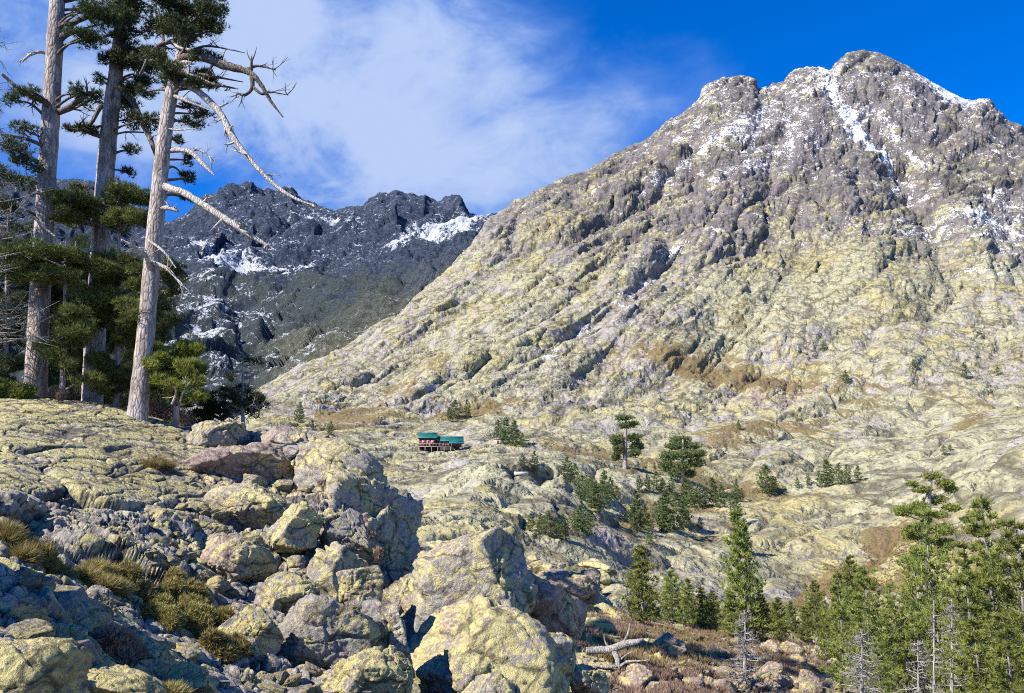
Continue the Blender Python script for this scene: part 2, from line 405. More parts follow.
def relief(GX, GY, GZ, D, sizes, amp_of, val_of, e1=(.55, .68, .48), k0=0, lo_f=3.2, hi_f=330, an_of=lambda L: 2.0, wanted=None):
    """faceted, jointed rock relief added octave by octave on the already displaced surface"""
    disp = np.zeros_like(GZ); crack = np.zeros_like(GZ); tone = np.zeros_like(GZ)
    e1 = Vector(e1).normalized(); e2 = e1.cross(Vector((0, 0, 1))).normalized(); e3 = e1.cross(e2)
    for k, L in enumerate(sizes):
        lo = np.where(D < 34, 7.5, lo_f) * L; hi = hi_f * L
        mask = (D > lo * .8) & (D < hi)
        if wanted is not None: mask &= wanted
        if not mask.any(): continue
        if k % 2 == 0:
            nb = 3 if L < 1 else 4
            nx, ny, nz = normals(blur(blur(GX, nb, 0), nb, 1), blur(blur(GY, nb, 0), nb, 1), blur(blur(GZ, nb, 0), nb, 1)); nz = nz + .3
        Dm = D[mask]; lm = lo[mask]
        w_ = sstep(Dm, lm * .8, lm * 1.5) * (1 - sstep(Dm, hi * .6, hi))
        x, y, z = GX[mask], GY[mask], GZ[mask]; an = an_of(L)
        a = (x * e1.x + y * e1.y + z * e1.z) / L / an + k * 13.7; b = (x * e2.x + y * e2.y + z * e2.z) / L + k * 7.3; c = (x * e3.x + y * e3.y + z * e3.z) / L
        wx = vnoise(a * .8 + 5, b * .8 + c * .5, 900 + k); wy = vnoise(a * .8 + c * .4, b * .8 + 9, 950 + k)
        a = a + .28 * wx; b = b + .28 * wy; c = c + .2 * wx
        e, vx, vy, vz, h1, h2, h3 = worley3(a, b, c, k0 + k)
        n = fbm(a * 1.2 + c * .6, b * 1.2 - c * .5, 2, 40 + k)
        val, cw = val_of(L, mask, e, vx, vy, vz, h1, h2, h3, n)
        am = L * w_ * amp_of(L, mask, Dm)
        dd = am * val
        GX[mask] += dd * nx[mask]; GY[mask] += dd * ny[mask]; GZ[mask] += dd * nz[mask]
        disp[mask] += dd; crack[mask] += w_ * cw * (.6 if L < 25 else .4); tone[mask] += w_ * (h2 - .5) * .55
    return disp, crack, tone


extra = np.zeros_like(Z)
for (cx, cy, rx, ry, an, hh) in ((672, 330, 40, 60, 20, 14), (860, 250, 40, 90, -25, 30), (770, 215, 24, 70, 25, -14),
                                 (735, 190, 30, 60, 20, 14), (915, 200, 14, 80, -30, -26), (960, 230, 25, 60, -30, 26), (800, 150, 16, 50, 10, 22),
                                 (560, 300, 90, 9, -38, -20), (620, 315, 110, 10, -42, -22), (500, 350, 110, 14, -32, 16), (590, 345, 100, 12, -40, 18),
                                 (770, 372, 70, 10, 5, -10), (890, 380, 90, 22, 8, 14), (740, 445, 70, 20, -12, 10), (860, 420, 80, 16, 10, -6)):
    extra += .6 * hh * blob(cx, cy, rx, ry, an) * (D > 300) * crestw
nx, ny, nz = normals(X, YY, blur(blur(ZB, 6, 0), 6, 1))
GX = X + extra * nx; GY = YY + extra * ny; GZ = ZB + extra * (nz + .3)


def amp_main(L, mask, Dm):
    x, y = X[mask], YY[mask]; br = broken[mask]
    a = (.34 + .20 * rug[mask]) * (.55 if L > 60 else .62 if L > 30 else .8 if L > 10 else 1.0)
    mod = sstep(fbm(x / (7 * L) + 3 * L, y / (7 * L), 2, 1200), -.45, .5)          # shattered here, smooth slab there
    a = a * (.30 + .95 * mod)
    mid = (Dm > 45) * (Dm < 480)
    r = L / (Dm / 887)
    gfar = np.interp(r, [3, 8, 16, 40, 120, 280], [1.0, .68, .30, .27, .36, .5])
    gfar = gfar * np.where(mid, np.interp(r, [3, 16, 30, 80], [.62, .6, 1.2, 1.7]), 1)
    gfar = gfar * (1 + 1.1 * mount[mask] * (r > 9))
    a = a * np.where(Dm > 34, gfar, .62 if L > 1 else .45)
    a = a * (1 + br * (.3 if L > 1 else .1)) * (1 - .78 * slab[mask] * (L < 3.1))
    top = outcrop[mask] * sstep(Dm, 18, 22)
    a = a * (1 - .6 * top * (L > 1))
    if L > 10: a = a * crestw[mask]
    elif L > 2: a = a * (.5 + .5 * crestw[mask])
    return a


def val_main(L, mask, e, vx, vy, vz, h1, h2, h3, n):
    mo = mount[mask]; sl = slab[mask]
    mid = (D[mask] > 45) * (D[mask] < 480) * (L > 4)
    tilt = (h2 - .5) * 1.5 * vy + (h3 - .4) * -1.6 * vz + (h1 - .5) * 1.1 * vx
    bev = np.clip(e / .20, 0, 1); bev = bev * (1.35 - .35 * bev)
    dome = np.sqrt(np.clip(e, 0, .6) / .6)
    cw = np.exp(-(e / np.where(D[mask] < 34, .065, .045)) ** 2)
    nr = D[mask] < 34
    bev = np.where(nr, np.clip(e / (.17 if L > 1 else .11), 0, 1), bev) - np.where(nr, (.85 + 2.0 * sl) * np.exp(-(e / .06) ** 2), 0) * (L < 3)
    tilt = tilt * np.where(nr, 1.25 * (1 - .6 * sl), 1); n = n * np.where(nr, .5, 1)
    val = bev * (.10 + .42 * h1 + .62 * tilt) * (1 - .35 * mid) + .20 * dome * mid + n * .10 + (.5 - np.abs(n)) * .20 * mo
    return val - .22, cw * (1 + 0 * sl)


seam = (D > 420) & (PX > 250) & (PX < 1030) & (PY > 170) & (PY < 430)
seamw = sstep(PX, 250, 330) * (1 - .6 * sstep(PX, 760, 860)) * sstep(PY, 170, 230) * sstep(PY, 430, 390)
def seam_val(L, mask, e, vx, vy, vz, h1, h2, h3, n):
    return np.clip(e / .25, 0, 1) * (.2 + .6 * h1 + .7 * (h2 - .5) * vy) - .3, np.exp(-(e / .06) ** 2)
relief(GX, GY, GZ, D, (60, 30, 14), lambda L, mask, Dm: .12 * seamw[mask] * crestw[mask], seam_val, e1=(.42, .75, .50), k0=500, lo_f=1, an_of=lambda L: 8.0, wanted=seam)
disp, crack, tone = relief(GX, GY, GZ, D, (150, 80, 42, 22, 11, 5.5, 2.8, 1.4, .7, .35, .17), amp_main, val_main, an_of=lambda L: 2.1 if L > 4 else 1.5)
# ------------------------------------------------------------------ masks
n_a = fbm(X / 60, YY / 60, 4, 300); n_b = fbm(X / 14, YY / 14, 4, 310); n_c = fbm(X / 3, YY / 3, 3, 320)
gx, gy, gz = normals(GX, GY, GZ)
flat = np.clip(gz, 0, 1)
bs = blur(blur(disp, 10, 0), 10, 1)
hollow = np.clip((bs - disp) / (.012 * D + .02), -2, 2)
grassz = (.75 * blob(760, 380, 95, 16, 8) + .7 * blob(690, 372, 60, 9, 12) + .6 * blob(770, 440, 120, 10, -14) + .8 * blob(580, 455, 40, 9, 12)
          + .55 * blob(640, 520, 120, 16, -8) + .35 * blob(690, 640, 120, 26, 5) + .6 * blob(540, 575, 60, 8, 18) + .75 * blob(480, 410, 60, 8, -12) + .5 * blob(330, 420, 50, 14, 0)
          + .75 * blob(900, 545, 60, 20, -20) + .6 * blob(860, 600, 90, 30, 0) + .6 * blob(700, 485, 70, 14, 8) + .7 * blob(975, 425, 30, 8, -30) + .5 * blob(740, 300, 12, 50, 0)
          + .35 * blob(400, 400, 90, 20, -25))
grass = .08 + .85 * grassz * (D > 22) + .20 * hollow * (D > 26) * (PY > 300) + .12 * n_b * (D > 26) + .10 * (flat - .8)
grass = grass - .5 * sstep(PY, 330, 240)
grass = np.where(D < 26, .10 + .22 * hollow - .2 * slab + .2 * n_c * broken, grass)
alt = sstep(PY, 350, 60)
snow = -.39 + .52 * alt * (D > 400) + .22 * n_b + .22 * n_a + .10 * hollow + .15 * (flat - .75)
snow += (.36 * blob(690, 165, 90, 5, -35) + .3 * blob(720, 190, 80, 5, -30) + .14 * blob(800, 170, 110, 40, 30) + .48 * blob(850, 120, 80, 9, 58) + .35 * blob(905, 150, 60, 6, 50) + .2 * blob(760, 130, 40, 8, -25) + .55 * blob(950, 95, 30, 8, 28) + .22 * blob(1000, 210, 36, 50, 30)
         + .38 * blob(930, 235, 90, 9, -5) + .22 * blob(860, 250, 60, 8, 30) + .28 * blob(990, 270, 60, 50, 0) + .35 * blob(880, 160, 60, 8, 40) + .34 * blob(640, 285, 110, 5, -43) + .3 * blob(590, 320, 110, 5, -43) + .16 * blob(620, 305, 120, 16, -42)
         + .32 * blob(720, 245, 26, 10, -30) + .3 * blob(520, 300, 80, 6, -35) + .25 * blob(380, 350, 60, 6, -28)) * (D > 400)
snow = np.where(D > 400, snow, -1)
lichen = .78 - .50 * sstep(PY, 330, 170) + .12 * n_a + .15 * n_b + .4 * tone
lichen += .45 * blob(530, 508, 110, 42) + .3 * blob(770, 540, 150, 50, -15) + .3 * blob(960, 470, 90, 60) + .2 * blob(420, 380, 120, 30, -30) + .2 * blob(700, 300, 200, 60) - .30 * blob(640, 300, 140, 26, -42) - .3 * blob(655, 340, 40, 60)
lichen -= .35 * sstep(PX, 480, 330) * (D > 400)
lichen = np.where(D < 27, .38 + .42 * slab + .10 * n_c + .35 * tone - .12 * blob(280, 480, 80, 40), lichen)
n_e = fbm(X / 120 + 9, YY / 30, 4, 333); lichen += np.where(D > 60, .32 * n_e, 0); lichen -= .5 * np.clip(crack, 0, 1)
pink = .12 + .25 * tone + .18 * n_b + .18 * mount * sstep(n_a, -.2, .6) + .9 * blob(775, 398, 42, 9, 0) + .5 * blob(620, 560, 160, 60) + .45 * blob(640, 680, 140, 40) \
    + .30 * blob(250, 460, 60, 30) + .25 * blob(60, 500, 120, 20) + .3 * blob(900, 540, 60, 60, 0)
darkm = .10 + .35 * tone + .30 * np.clip(crack, 0, 1.5) + .10 * np.clip(hollow, 0, 2) + .20 * blob(668, 330, 30, 50) + .25 * mount * sstep(n_a, .5, -.3)
darkm = np.where(D < 27, -.05 + 1.15 * np.clip(crack, 0, 1.2), darkm)
q = np.arange(NR * NC).reshape(NR, NC)
summit = np.clip(mount + .5 * sstep(PY, 300, 150) * (D > 500), 0, 1) * .9
A = dict(summit=summit, lichen=lichen, pink=pink, dark=darkm, grass=grass, snow=snow)


def terrain_piece(name, r0, r1, mat):
    n = r1 - r0 + 1
    V = np.stack([GX[r0:r1 + 1], GY[r0:r1 + 1], GZ[r0:r1 + 1]], -1).reshape(-1, 3)
    q_ = np.arange(n * NC).reshape(n, NC)
    Fq = np.stack([q_[:-1, :-1], q_[:-1, 1:], q_[1:, 1:], q_[1:, :-1]], -1).reshape(-1, 4)
    return tag(mesh_np(name, V, Fq, mat, None, True, {k: a[r0:r1 + 1] for k, a in A.items()}), kind='structure')


r_split = int(np.searchsorted(Yr, 62))
r_split2 = int(np.searchsorted(Yr, 500))
terrain_piece('ground', 0, r_split, MAT_NEAR)
terrain_piece('hillside', r_split, r_split2, MAT_FAR)
terrain_piece('mountain', r_split2, NR - 1, MAT_FAR)
PXG, PYG = proj(GX, GY, GZ)


def hit(px, py, ymin=0, ymax=1e9):
    """first ground point on the sight line through (px, py) beyond ymin"""
    j0 = np.argmin(np.abs(PXG - px) + 1e6 * ((GY < ymin) | (GY > ymax)), axis=1)
    r = np.arange(NR)
    ok = (GY[r, j0] >= ymin) & (GY[r, j0] <= ymax) & (np.abs(PXG[r, j0] - px) < 3)
    yy = PYG[r, j0]
    c = np.where(ok & (yy <= py))[0]
    if len(c) == 0:
        c = [np.where(ok, np.abs(yy - py), 1e9).argmin()]
    i = c[0]
    return Vector((GX[i, j0[i]], GY[i, j0[i]], GZ[i, j0[i]]))


def ground_z(x, y):
    j = int(np.clip(np.searchsorted(u_arr, x / y), 1, NC - 2)); i = int(np.clip(np.searchsorted(Yr, y), 1, NR - 2))
    sub = (slice(max(i - 12, 0), i + 13), slice(max(j - 12, 0), j + 13))
    d = (GX[sub] - x) ** 2 + (GY[sub] - y) ** 2
    k = np.unravel_index(d.argmin(), d.shape)
    return float(GZ[sub][k])


# ------------------------------------------------------------------ far ridge, its shade put into the colour
FC = [(-300,150),(-100,165),(0,172),(60,178),(90,180),(130,205),(160,222),(185,212),(200,200),(207,194),(215,193),(222,187),(232,184),(240,185),(245,182),(252,182),(256,187),(264,189),(270,188),(275,191),(280,190),
      (284,187),(292,187),(297,192),(302,198),(318,206),(335,211),(352,205),(362,206),(370,198),(380,192),(388,193),(396,189),(404,193),(412,192),(418,195),(426,193),(432,197),(440,199),(446,195),(456,192),(461,194),
      (465,203),(470,212),(500,216),(540,205),(600,230),(700,260)]
FT = {-300: [(800,430),(1200,380),(1800,300),(2600,200)], 0: [(800,430),(1200,375),(1800,300),(2500,215)],
      170: [(800,430),(1150,385),(1500,330),(2000,272),(2600,232)],
      225: [(800,430),(1100,395),(1500,345),(2000,275),(2600,205)],
      240: [(800,430),(1100,410),(1400,372),(1800,320),(2200,265),(2700,200)],
      262: [(800,430),(1000,398),(1400,345),(1800,300),(2200,258),(2700,205)],
      330: [(800,430),(1000,365),(1400,318),(1800,285),(2200,250),(2800,215)],
      400: [(800,430),(1000,335),(1400,285),(1800,258),(2200,236),(2800,205)],
      470: [(800,430),(1000,310),(1400,258),(1800,238),(2300,226),(2900,217)],
      600: [(800,430),(1000,300),(1400,268),(1800,245),(2300,238),(2900,235)], 700: [(800,430),(1400,300),(2900,260)]}
fu = np.linspace(-.92, .22, 760)
fY = np.exp(np.linspace(math.log(950), math.log(3500), 520))
FU, FY = np.meshgrid(fu, fY)
fcol = np.array(sorted(FT)); ff = np.arange(-300, 701, 5.0)
fp = np.array([np.interp(np.log(fY), np.log([p[0] for p in FT[c]]), [p[1] for p in FT[c]]) for c in fcol])
fp = np.array([np.interp(ff, fcol, fp[:, i]) for i in range(len(fY))]); fp = blur(blur(fp, 6, 0), 3, 1)
rr = np.arange(len(fY))[:, None] * np.ones((1, len(fu)), int)
px = 512 + F * FU
CRY = 2850.0
for _ in range(6):
    x = np.clip((px + 300) / 5, 0, len(ff) - 1.001); i = x.astype(int); fr = x - i
    py = fp[rr, i] * (1 - fr) + fp[rr, i + 1] * fr
    c_py = np.interp(px, *zip(*FC)); t = sstep(np.log(FY / CRY), math.log(.80), 0)
    py = py * (1 - t) + c_py * t
    v = (346.5 - py) / F; px = 512 + F * FU * (CP - v * SP)
T = (SP + v * CP) / (CP - v * SP); Zr = T * FY; Xr = FU * FY
vc = (346.5 - c_py) / F; Zc2 = (SP + vc * CP) / (CP - vc * SP) * CRY
Zr = np.where(FY > CRY, Zc2 - .9 * (FY - CRY), Zr)
# unseen rise off to the left, added to throw shade on the ridge
lift = sstep(-FU, .60, .85) * 500 * sstep(FY, 950, 1600)
Zr = Zr + lift
dz = np.zeros_like(Zr); cwt = 1 - .8 * np.exp(-((FY - CRY) / 120) ** 2)
htone = np.zeros_like(Zr)
for k, L in enumerate((260, 130, 65, 32, 16, 8)):
    a = R(35); x = Xr + .3 * Zr; y = FY + .3 * Zr
    x, y = (x * math.cos(a) + y * math.sin(a)) / L / 1.4, (-x * math.sin(a) + y * math.cos(a)) / L
    x = x + .3 * vnoise(x * .8, y * .8, 700 + k); y = y + .3 * vnoise(x * .8, y * .8, 720 + k)
    F1, F2, vx, vy, h1, h2, h3 = worley(x, y, 60 + k)
    e = np.clip(F2 - F1, 0, 1); n = fbm(x * 1.2, y * 1.2, 2, 740 + k)
    val = ((h1 - .5) * .5 + (h2 - .2) * 1.1 * vx) * .25 + np.sqrt(e) * .16 + (.5 - np.abs(n)) * .3
    dz += L * (val - .2) * (cwt if L > 40 else 1.0) * .55
    htone += (h2 - .5) * .4
n1, n2, n3 = normals(Xr, FY, blur(blur(Zr, 5, 0), 5, 1))
FXg = Xr + dz * n1; FYg = FY + dz * n2; FZg = Zr + dz * (n3 + .3)


def fblob(cx, cy, rx, ry, ang=0):
    a = R(ang); dx = px - cx; dy = py - cy
    return np.exp(-(((dx * math.cos(a) + dy * math.sin(a)) / rx) ** 2 + ((-dx * math.sin(a) + dy * math.cos(a)) / ry) ** 2))


g1, g2, g3 = normals(FXg, FYg, FZg)
nb = fbm(Xr / 50, FY / 50, 4, 800); nc = fbm(Xr / 18 + FY / 30, FY / 18, 3, 810)
fsnow = .16 + .22 * nb + .20 * nc + .5 * (g3 - .72) + .75 * fblob(245, 255, 46, 6, 8) + .5 * fblob(290, 265, 30, 5, -25) + 1.1 * fblob(450, 222, 36, 9, -5) + .5 * fblob(405, 240, 26, 4, -25) \
    + .36 * fblob(215, 330, 60, 70) + .22 * fblob(370, 330, 90, 20, -20) + .15 * fblob(300, 230, 120, 30) - .18 * fblob(380, 275, 120, 14, -25) + .3 * fblob(320, 215, 40, 4, 20) + .2 * fblob(190, 240, 40, 5, 20)
fpale = sstep(FY, 1700, 1050) * sstep(px, 240, 300)  # lighter colour standing in for sunlight on the nearer slope
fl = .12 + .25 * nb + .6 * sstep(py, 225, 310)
def far_material():
    m, g = mat_new('shade_painted_ridge_rock')
    P = g.n('ShaderNodeTexCoord').outputs['Object']
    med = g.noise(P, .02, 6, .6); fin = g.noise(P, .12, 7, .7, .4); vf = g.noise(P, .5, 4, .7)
    base = g.mix(g.ramp(fin, .35, .65), (.030, .045, .078), (.11, .14, .20))  # dark blue tone stands in for shade and haze on the ridge
    gr = g.ramp(g.m('ADD', g.attr('green'), g.m('MULTIPLY', g.m('SUBTRACT', med, .5), 1.2)), .3, .7)
    base = g.mix(g.m('MULTIPLY', gr, .75), base, g.mix(g.ramp(vf, .3, .7), (.05, .07, .06), (.13, .155, .13)))
    base = g.mix(g.ramp(vf, .56, .68), base, (.018, .028, .035))
    base = g.mix(g.m('MULTIPLY', g.attr('pale'), .8), base, g.mix(g.ramp(fin, .35, .65), (.13, .14, .085), (.30, .28, .20)))  # painted sunlight, blended over the ridge colour
    sm = g.ramp(g.m('ADD', g.attr('snow'), g.m('ADD', g.m('MULTIPLY', g.m('SUBTRACT', fin, .5), 2.2), g.m('MULTIPLY', g.m('SUBTRACT', vf, .5), 1.2))), .42, .56)
    base = g.mix(sm, base, (.80, .83, .88))
    finish(g, base, .95, g.m('ADD', fin, g.m('MULTIPLY', vf, .5)), 1.0, 16, .15)
    return m


qq = np.arange(FU.size).reshape(FU.shape)
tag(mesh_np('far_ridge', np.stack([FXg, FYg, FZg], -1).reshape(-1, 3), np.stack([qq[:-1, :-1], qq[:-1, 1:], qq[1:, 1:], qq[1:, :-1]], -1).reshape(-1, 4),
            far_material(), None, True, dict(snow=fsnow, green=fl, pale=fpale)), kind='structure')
# ------------------------------------------------------------------ generators for plants and stones
def rand_unit(n, rng): 
    v = rng.normal(size=(n, 3)); return v / np.linalg.norm(v, axis=1, keepdims=True)


def blades(P, Dn, nb, ln, wd, rng, spread=.8):
    """needle or grass blades: nb thin triangles at every point, fanned round its direction"""
    n = len(P); P = np.repeat(P, nb, 0); Dn = np.repeat(Dn, nb, 0)
    d = Dn + rand_unit(len(P), rng) * spread; d /= np.linalg.norm(d, axis=1, keepdims=True) + 1e-9
    s = np.cross(d, rand_unit(len(P), rng)); s /= np.linalg.norm(s, axis=1, keepdims=True) + 1e-9
    L = ln * rng.uniform(.6, 1.15, (len(P), 1)); W = wd * rng.uniform(.7, 1.2, (len(P), 1))
    V = np.stack([P - s * W / 2, P + s * W / 2, P + d * L], 1).reshape(-1, 3)
    sh = np.repeat(np.repeat(rng.uniform(0, 1, n), nb) * .7 + rng.uniform(0, .3, len(P)), 3)
    return V, np.arange(len(V)).reshape(-1, 3), sh


def spline(pts, n):
    pts = np.array(pts, float); t = np.linspace(0, len(pts) - 1, n); out = []
    for s in t:
        i = min(int(s), len(pts) - 2); f = s - i
        p0, p1, p2, p3 = pts[max(i - 1, 0)], pts[i], pts[i + 1], pts[min(i + 2, len(pts) - 1)]
        out.append(.5 * ((2 * p1) + (-p0 + p2) * f + (2 * p0 - 5 * p1 + 4 * p2 - p3) * f * f + (-p0 + 3 * p1 - 3 * p2 + p3) * f ** 3))
    return np.array(out)


def tube(pts, rad, n=None, sides=8, lump=.08, rng=RNG, flare=0):
    """tapering limb through pts (with one radius per point)"""
    pr = np.concatenate([np.array(pts, float), np.array(rad, float)[:, None]], 1)
    n = n or max(4, 4 * (len(pts) - 1)); pr = spline(pr, n); P, Rr = pr[:, :3], np.maximum(pr[:, 3], 1e-3)
    T_ = np.gradient(P, axis=0); T_ /= np.linalg.norm(T_, axis=1, keepdims=True) + 1e-9
    ref = np.array([0, 1, .13]); A_ = np.cross(T_, ref); A_ /= np.linalg.norm(A_, axis=1, keepdims=True) + 1e-9; B_ = np.cross(T_, A_)
    an = np.linspace(0, 2 * math.pi, sides, endpoint=False)
    lm = 1 + lump * rng.normal(size=(n, sides)); lm[:, :] = lm * .6 + .4 * (1 + lump * rng.normal(size=(1, sides)) * 1.5)
    rr = Rr[:, None] * lm
    if flare: rr = rr * (1 + flare * np.exp(-np.arange(n) / (n * .04))[:, None] * (1 + .5 * np.cos(an * 4 + 1))[None])
    V = P[:, None] + rr[..., None] * (np.cos(an)[None, :, None] * A_[:, None] + np.sin(an)[None, :, None] * B_[:, None])
    q_ = np.arange(n * sides).reshape(n, sides); qn = np.roll(q_, -1, 1)
    Fq = np.stack([q_[:-1], qn[:-1], qn[1:], q_[1:]], -1).reshape(-1, 4)
    V = np.concatenate([V.reshape(-1, 3), P[[-1]] + T_[[-1]] * Rr[-1]]); tip = len(V) - 1
    Ft = np.stack([q_[-1], qn[-1], np.full(sides, tip)], -1)
    return V, Fq, Ft


class Bag:
    """collects geometry of one part"""
    def __init__(s): s.V = []; s.Q = []; s.T = []; s.n = 0; s.sh = []; s.mi = 0; s.MQ = []; s.MT = []
    def add(s, V, Q=None, Tt=None, sh=None):
        s.V.append(V)
        if Q is not None: s.Q.append(Q + s.n); s.MQ.append(np.full(len(Q), s.mi))
        if Tt is not None: s.T.append(Tt + s.n); s.MT.append(np.full(len(Tt), s.mi))
        s.sh.append(np.full(len(V), .5) if sh is None else sh); s.n += len(V)
    def tube(s, *a, **k): s.add(*tube(*a, **k))
    def blades(s, *a, **k):
        V, Tt, sh = blades(*a, **k); s.add(V, None, Tt, sh)
    def build(s, name, mat, parent=None, smooth=True):
        F_ = []
        if s.Q: F_.append(np.concatenate(s.Q))
        if s.T: F_.append(np.concatenate(s.T))
        mats = mat if isinstance(mat, (list, tuple)) else [mat]
        o = mesh_np(name, np.concatenate(s.V), F_, mats[0], parent, smooth, dict(shade=np.concatenate(s.sh)))
        if len(mats) > 1:
            for m_ in mats[1:]: o.data.materials.append(m_)
            o.data.polygons.foreach_set('material_index', np.concatenate(s.MQ + s.MT).astype(np.int32)); o.data.update()
        return o


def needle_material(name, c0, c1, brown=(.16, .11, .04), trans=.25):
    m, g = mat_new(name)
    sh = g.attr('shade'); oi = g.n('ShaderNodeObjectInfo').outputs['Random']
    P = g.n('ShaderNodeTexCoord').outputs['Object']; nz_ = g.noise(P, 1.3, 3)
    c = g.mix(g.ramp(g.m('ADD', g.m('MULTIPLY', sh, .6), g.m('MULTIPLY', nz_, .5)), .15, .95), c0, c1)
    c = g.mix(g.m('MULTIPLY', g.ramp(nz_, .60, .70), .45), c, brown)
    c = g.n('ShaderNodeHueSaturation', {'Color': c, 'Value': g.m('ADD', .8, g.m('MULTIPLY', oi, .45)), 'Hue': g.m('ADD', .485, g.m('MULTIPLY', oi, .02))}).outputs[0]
    d = g.n('ShaderNodeBsdfPrincipled', {'Base Color': c, 'Roughness': .6, 'Specular IOR Level': .3})
    t = g.n('ShaderNodeBsdfTranslucent', {'Color': c})
    mx_ = g.n('ShaderNodeMixShader', {0: trans, 1: d.outputs[0], 2: t.outputs[0]})
    g.n('ShaderNodeOutputMaterial', {'Surface': mx_.outputs[0]})
    return m


def bark_material(name, a, b, dk, sc_=6):
    m, g = mat_new(name)
    P = g.mapping(g.n('ShaderNodeTexCoord').outputs['Object'], scale=(1, 1, .28))
    n1_ = g.noise(P, sc_, 6, .62, .3); n2_ = g.noise(P, sc_ * 5, 4, .7)
    v = g.n('ShaderNodeTexVoronoi', {'Vector': P, 'Scale': sc_ * 1.8, 'Detail': 1.0}, feature='DISTANCE_TO_EDGE').outputs['Distance']
    c = g.mix(g.ramp(n1_, .35, .65), a, b)
    c = g.mix(g.m('MULTIPLY', g.ramp(n2_, .56, .70), .7), c, dk)
    c = g.mix(g.m('MULTIPLY', g.m('SUBTRACT', 1., g.ramp(v, 0, .09)), .6), c, dk)
    h = g.m('ADD', g.m('MULTIPLY', g.ramp(v, 0, .15), .7), g.m('MULTIPLY', n1_, .8))
    finish(g, c, .9, h, .8, .03, .2)
    return m


M_BARK = bark_material('old_pine_bark', (.25, .20, .17), (.50, .435, .385), (.09, .075, .065))
M_DEAD = bark_material('bleached_deadwood', (.40, .35, .31), (.62, .56, .50), (.16, .14, .13), 9)
M_SNAG = bark_material('grey_snag_wood', (.26, .24, .22), (.46, .43, .40), (.12, .10, .09), 9)
M_LIMB = bark_material('dark_limb_bark', (.11, .085, .07), (.25, .21, .185), (.045, .04, .035), 10)
M_SAP = bark_material('young_pine_bark', (.20, .17, .15), (.36, .33, .30), (.08, .07, .06), 10)
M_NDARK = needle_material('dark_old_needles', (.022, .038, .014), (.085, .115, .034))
M_NBRIGHT = needle_material('bright_needles', (.10, .14, .02), (.36, .40, .07), (.26, .20, .07))
M_NYOUNG = needle_material('young_pine_needles', (.06, .095, .02), (.34, .37, .08), (.24, .18, .07))
M_NFAR = needle_material('distant_pine_needles', (.06, .095, .035), (.20, .25, .085), (.10, .09, .04))
M_NMID = needle_material('mid_green_needles', (.04, .065, .018), (.20, .235, .05))  # green tone between the dark and the bright needles
M_HEATH = needle_material('broom_bush', (.16, .13, .04), (.44, .38, .12), (.30, .20, .07))
M_STRAW = needle_material('straw_grass', (.20, .155, .05), (.42, .35, .13), (.22, .14, .06))
M_RUST = needle_material('rusty_heath', (.22, .14, .09), (.48, .36, .25), (.34, .17, .09))


def pine_arrays(seed, whorls=13, per=6, tufts=9, width=.20, bl=.035, bw=.006, nb=6, low=.10, bare=0.0, droop=0., ragged=.25, trunk_r=.016):
    """a pine of height 1 at the origin: trunk+limbs bag, needle bag"""
    rng = np.random.default_rng(seed); wood, need = Bag(), Bag()
    bend = rng.normal(size=2) * .015
    cx = lambda t: np.array([bend[0] * math.sin(t * 3.1) + .0, bend[1] * math.sin(t * 2.3), t])
    wood.tube([cx(t) for t in np.linspace(-.03, 1, 8)], np.linspace(trunk_r, trunk_r * .12, 8), n=16, sides=6, rng=rng)
    for wv in range(whorls):
        t = low + (1 - low - .03) * (wv / (whorls - 1)) ** .92
        prof = width * (1 - t) ** .62 * (1.15 if t > .25 else .75 + t * 1.6) + .015
        k = max(3, int(per * (1 - .35 * t)))
        for j in range(k):
            if rng.uniform() < .10: continue
            a_ = (j + rng.uniform(-.35, .35)) / k * 2 * math.pi + wv * 1.1
            ln = prof * rng.uniform(1 - ragged * 1.3, 1 + ragged); t0 = t + rng.uniform(-.02, .02)
            d = np.array([math.cos(a_), math.sin(a_), 0]); up = rng.uniform(.15, .55) - droop
            p0 = cx(t0); p1 = p0 + d * ln * .55 + np.array([0, 0, ln * up * .4]); p2 = p0 + d * ln + np.array([0, 0, ln * up])
            wood.tube([p0, p1, p2], [trunk_r * .32 * (1.2 - t), trunk_r * .2 * (1.2 - t), .0012], n=4, sides=3, rng=rng, lump=0)
            if rng.uniform() < bare: continue
            m = max(3, int(tufts * (.35 + .65 * ln / width)))
            s = rng.uniform(.30, 1.05, m)[:, None]
            P = np.where(s < .55, p0 + (p1 - p0) * (s / .55), p1 + (p2 - p1) * ((s - .55) / .45))
            P = P + rng.normal(size=(m, 3)) * np.array([1, 1, .55]) * ln * .13
            Dn = d * .5 + np.array([0, 0, .75])
            need.blades(P, np.repeat(Dn[None], m, 0), nb, bl, bw, rng, .85)
    P = np.array([cx(t) for t in np.linspace(.86, 1.0, 10)]); need.blades(P, np.tile([0, 0, 1.], (10, 1)), nb, bl, bw, rng, .7)
    return wood, need


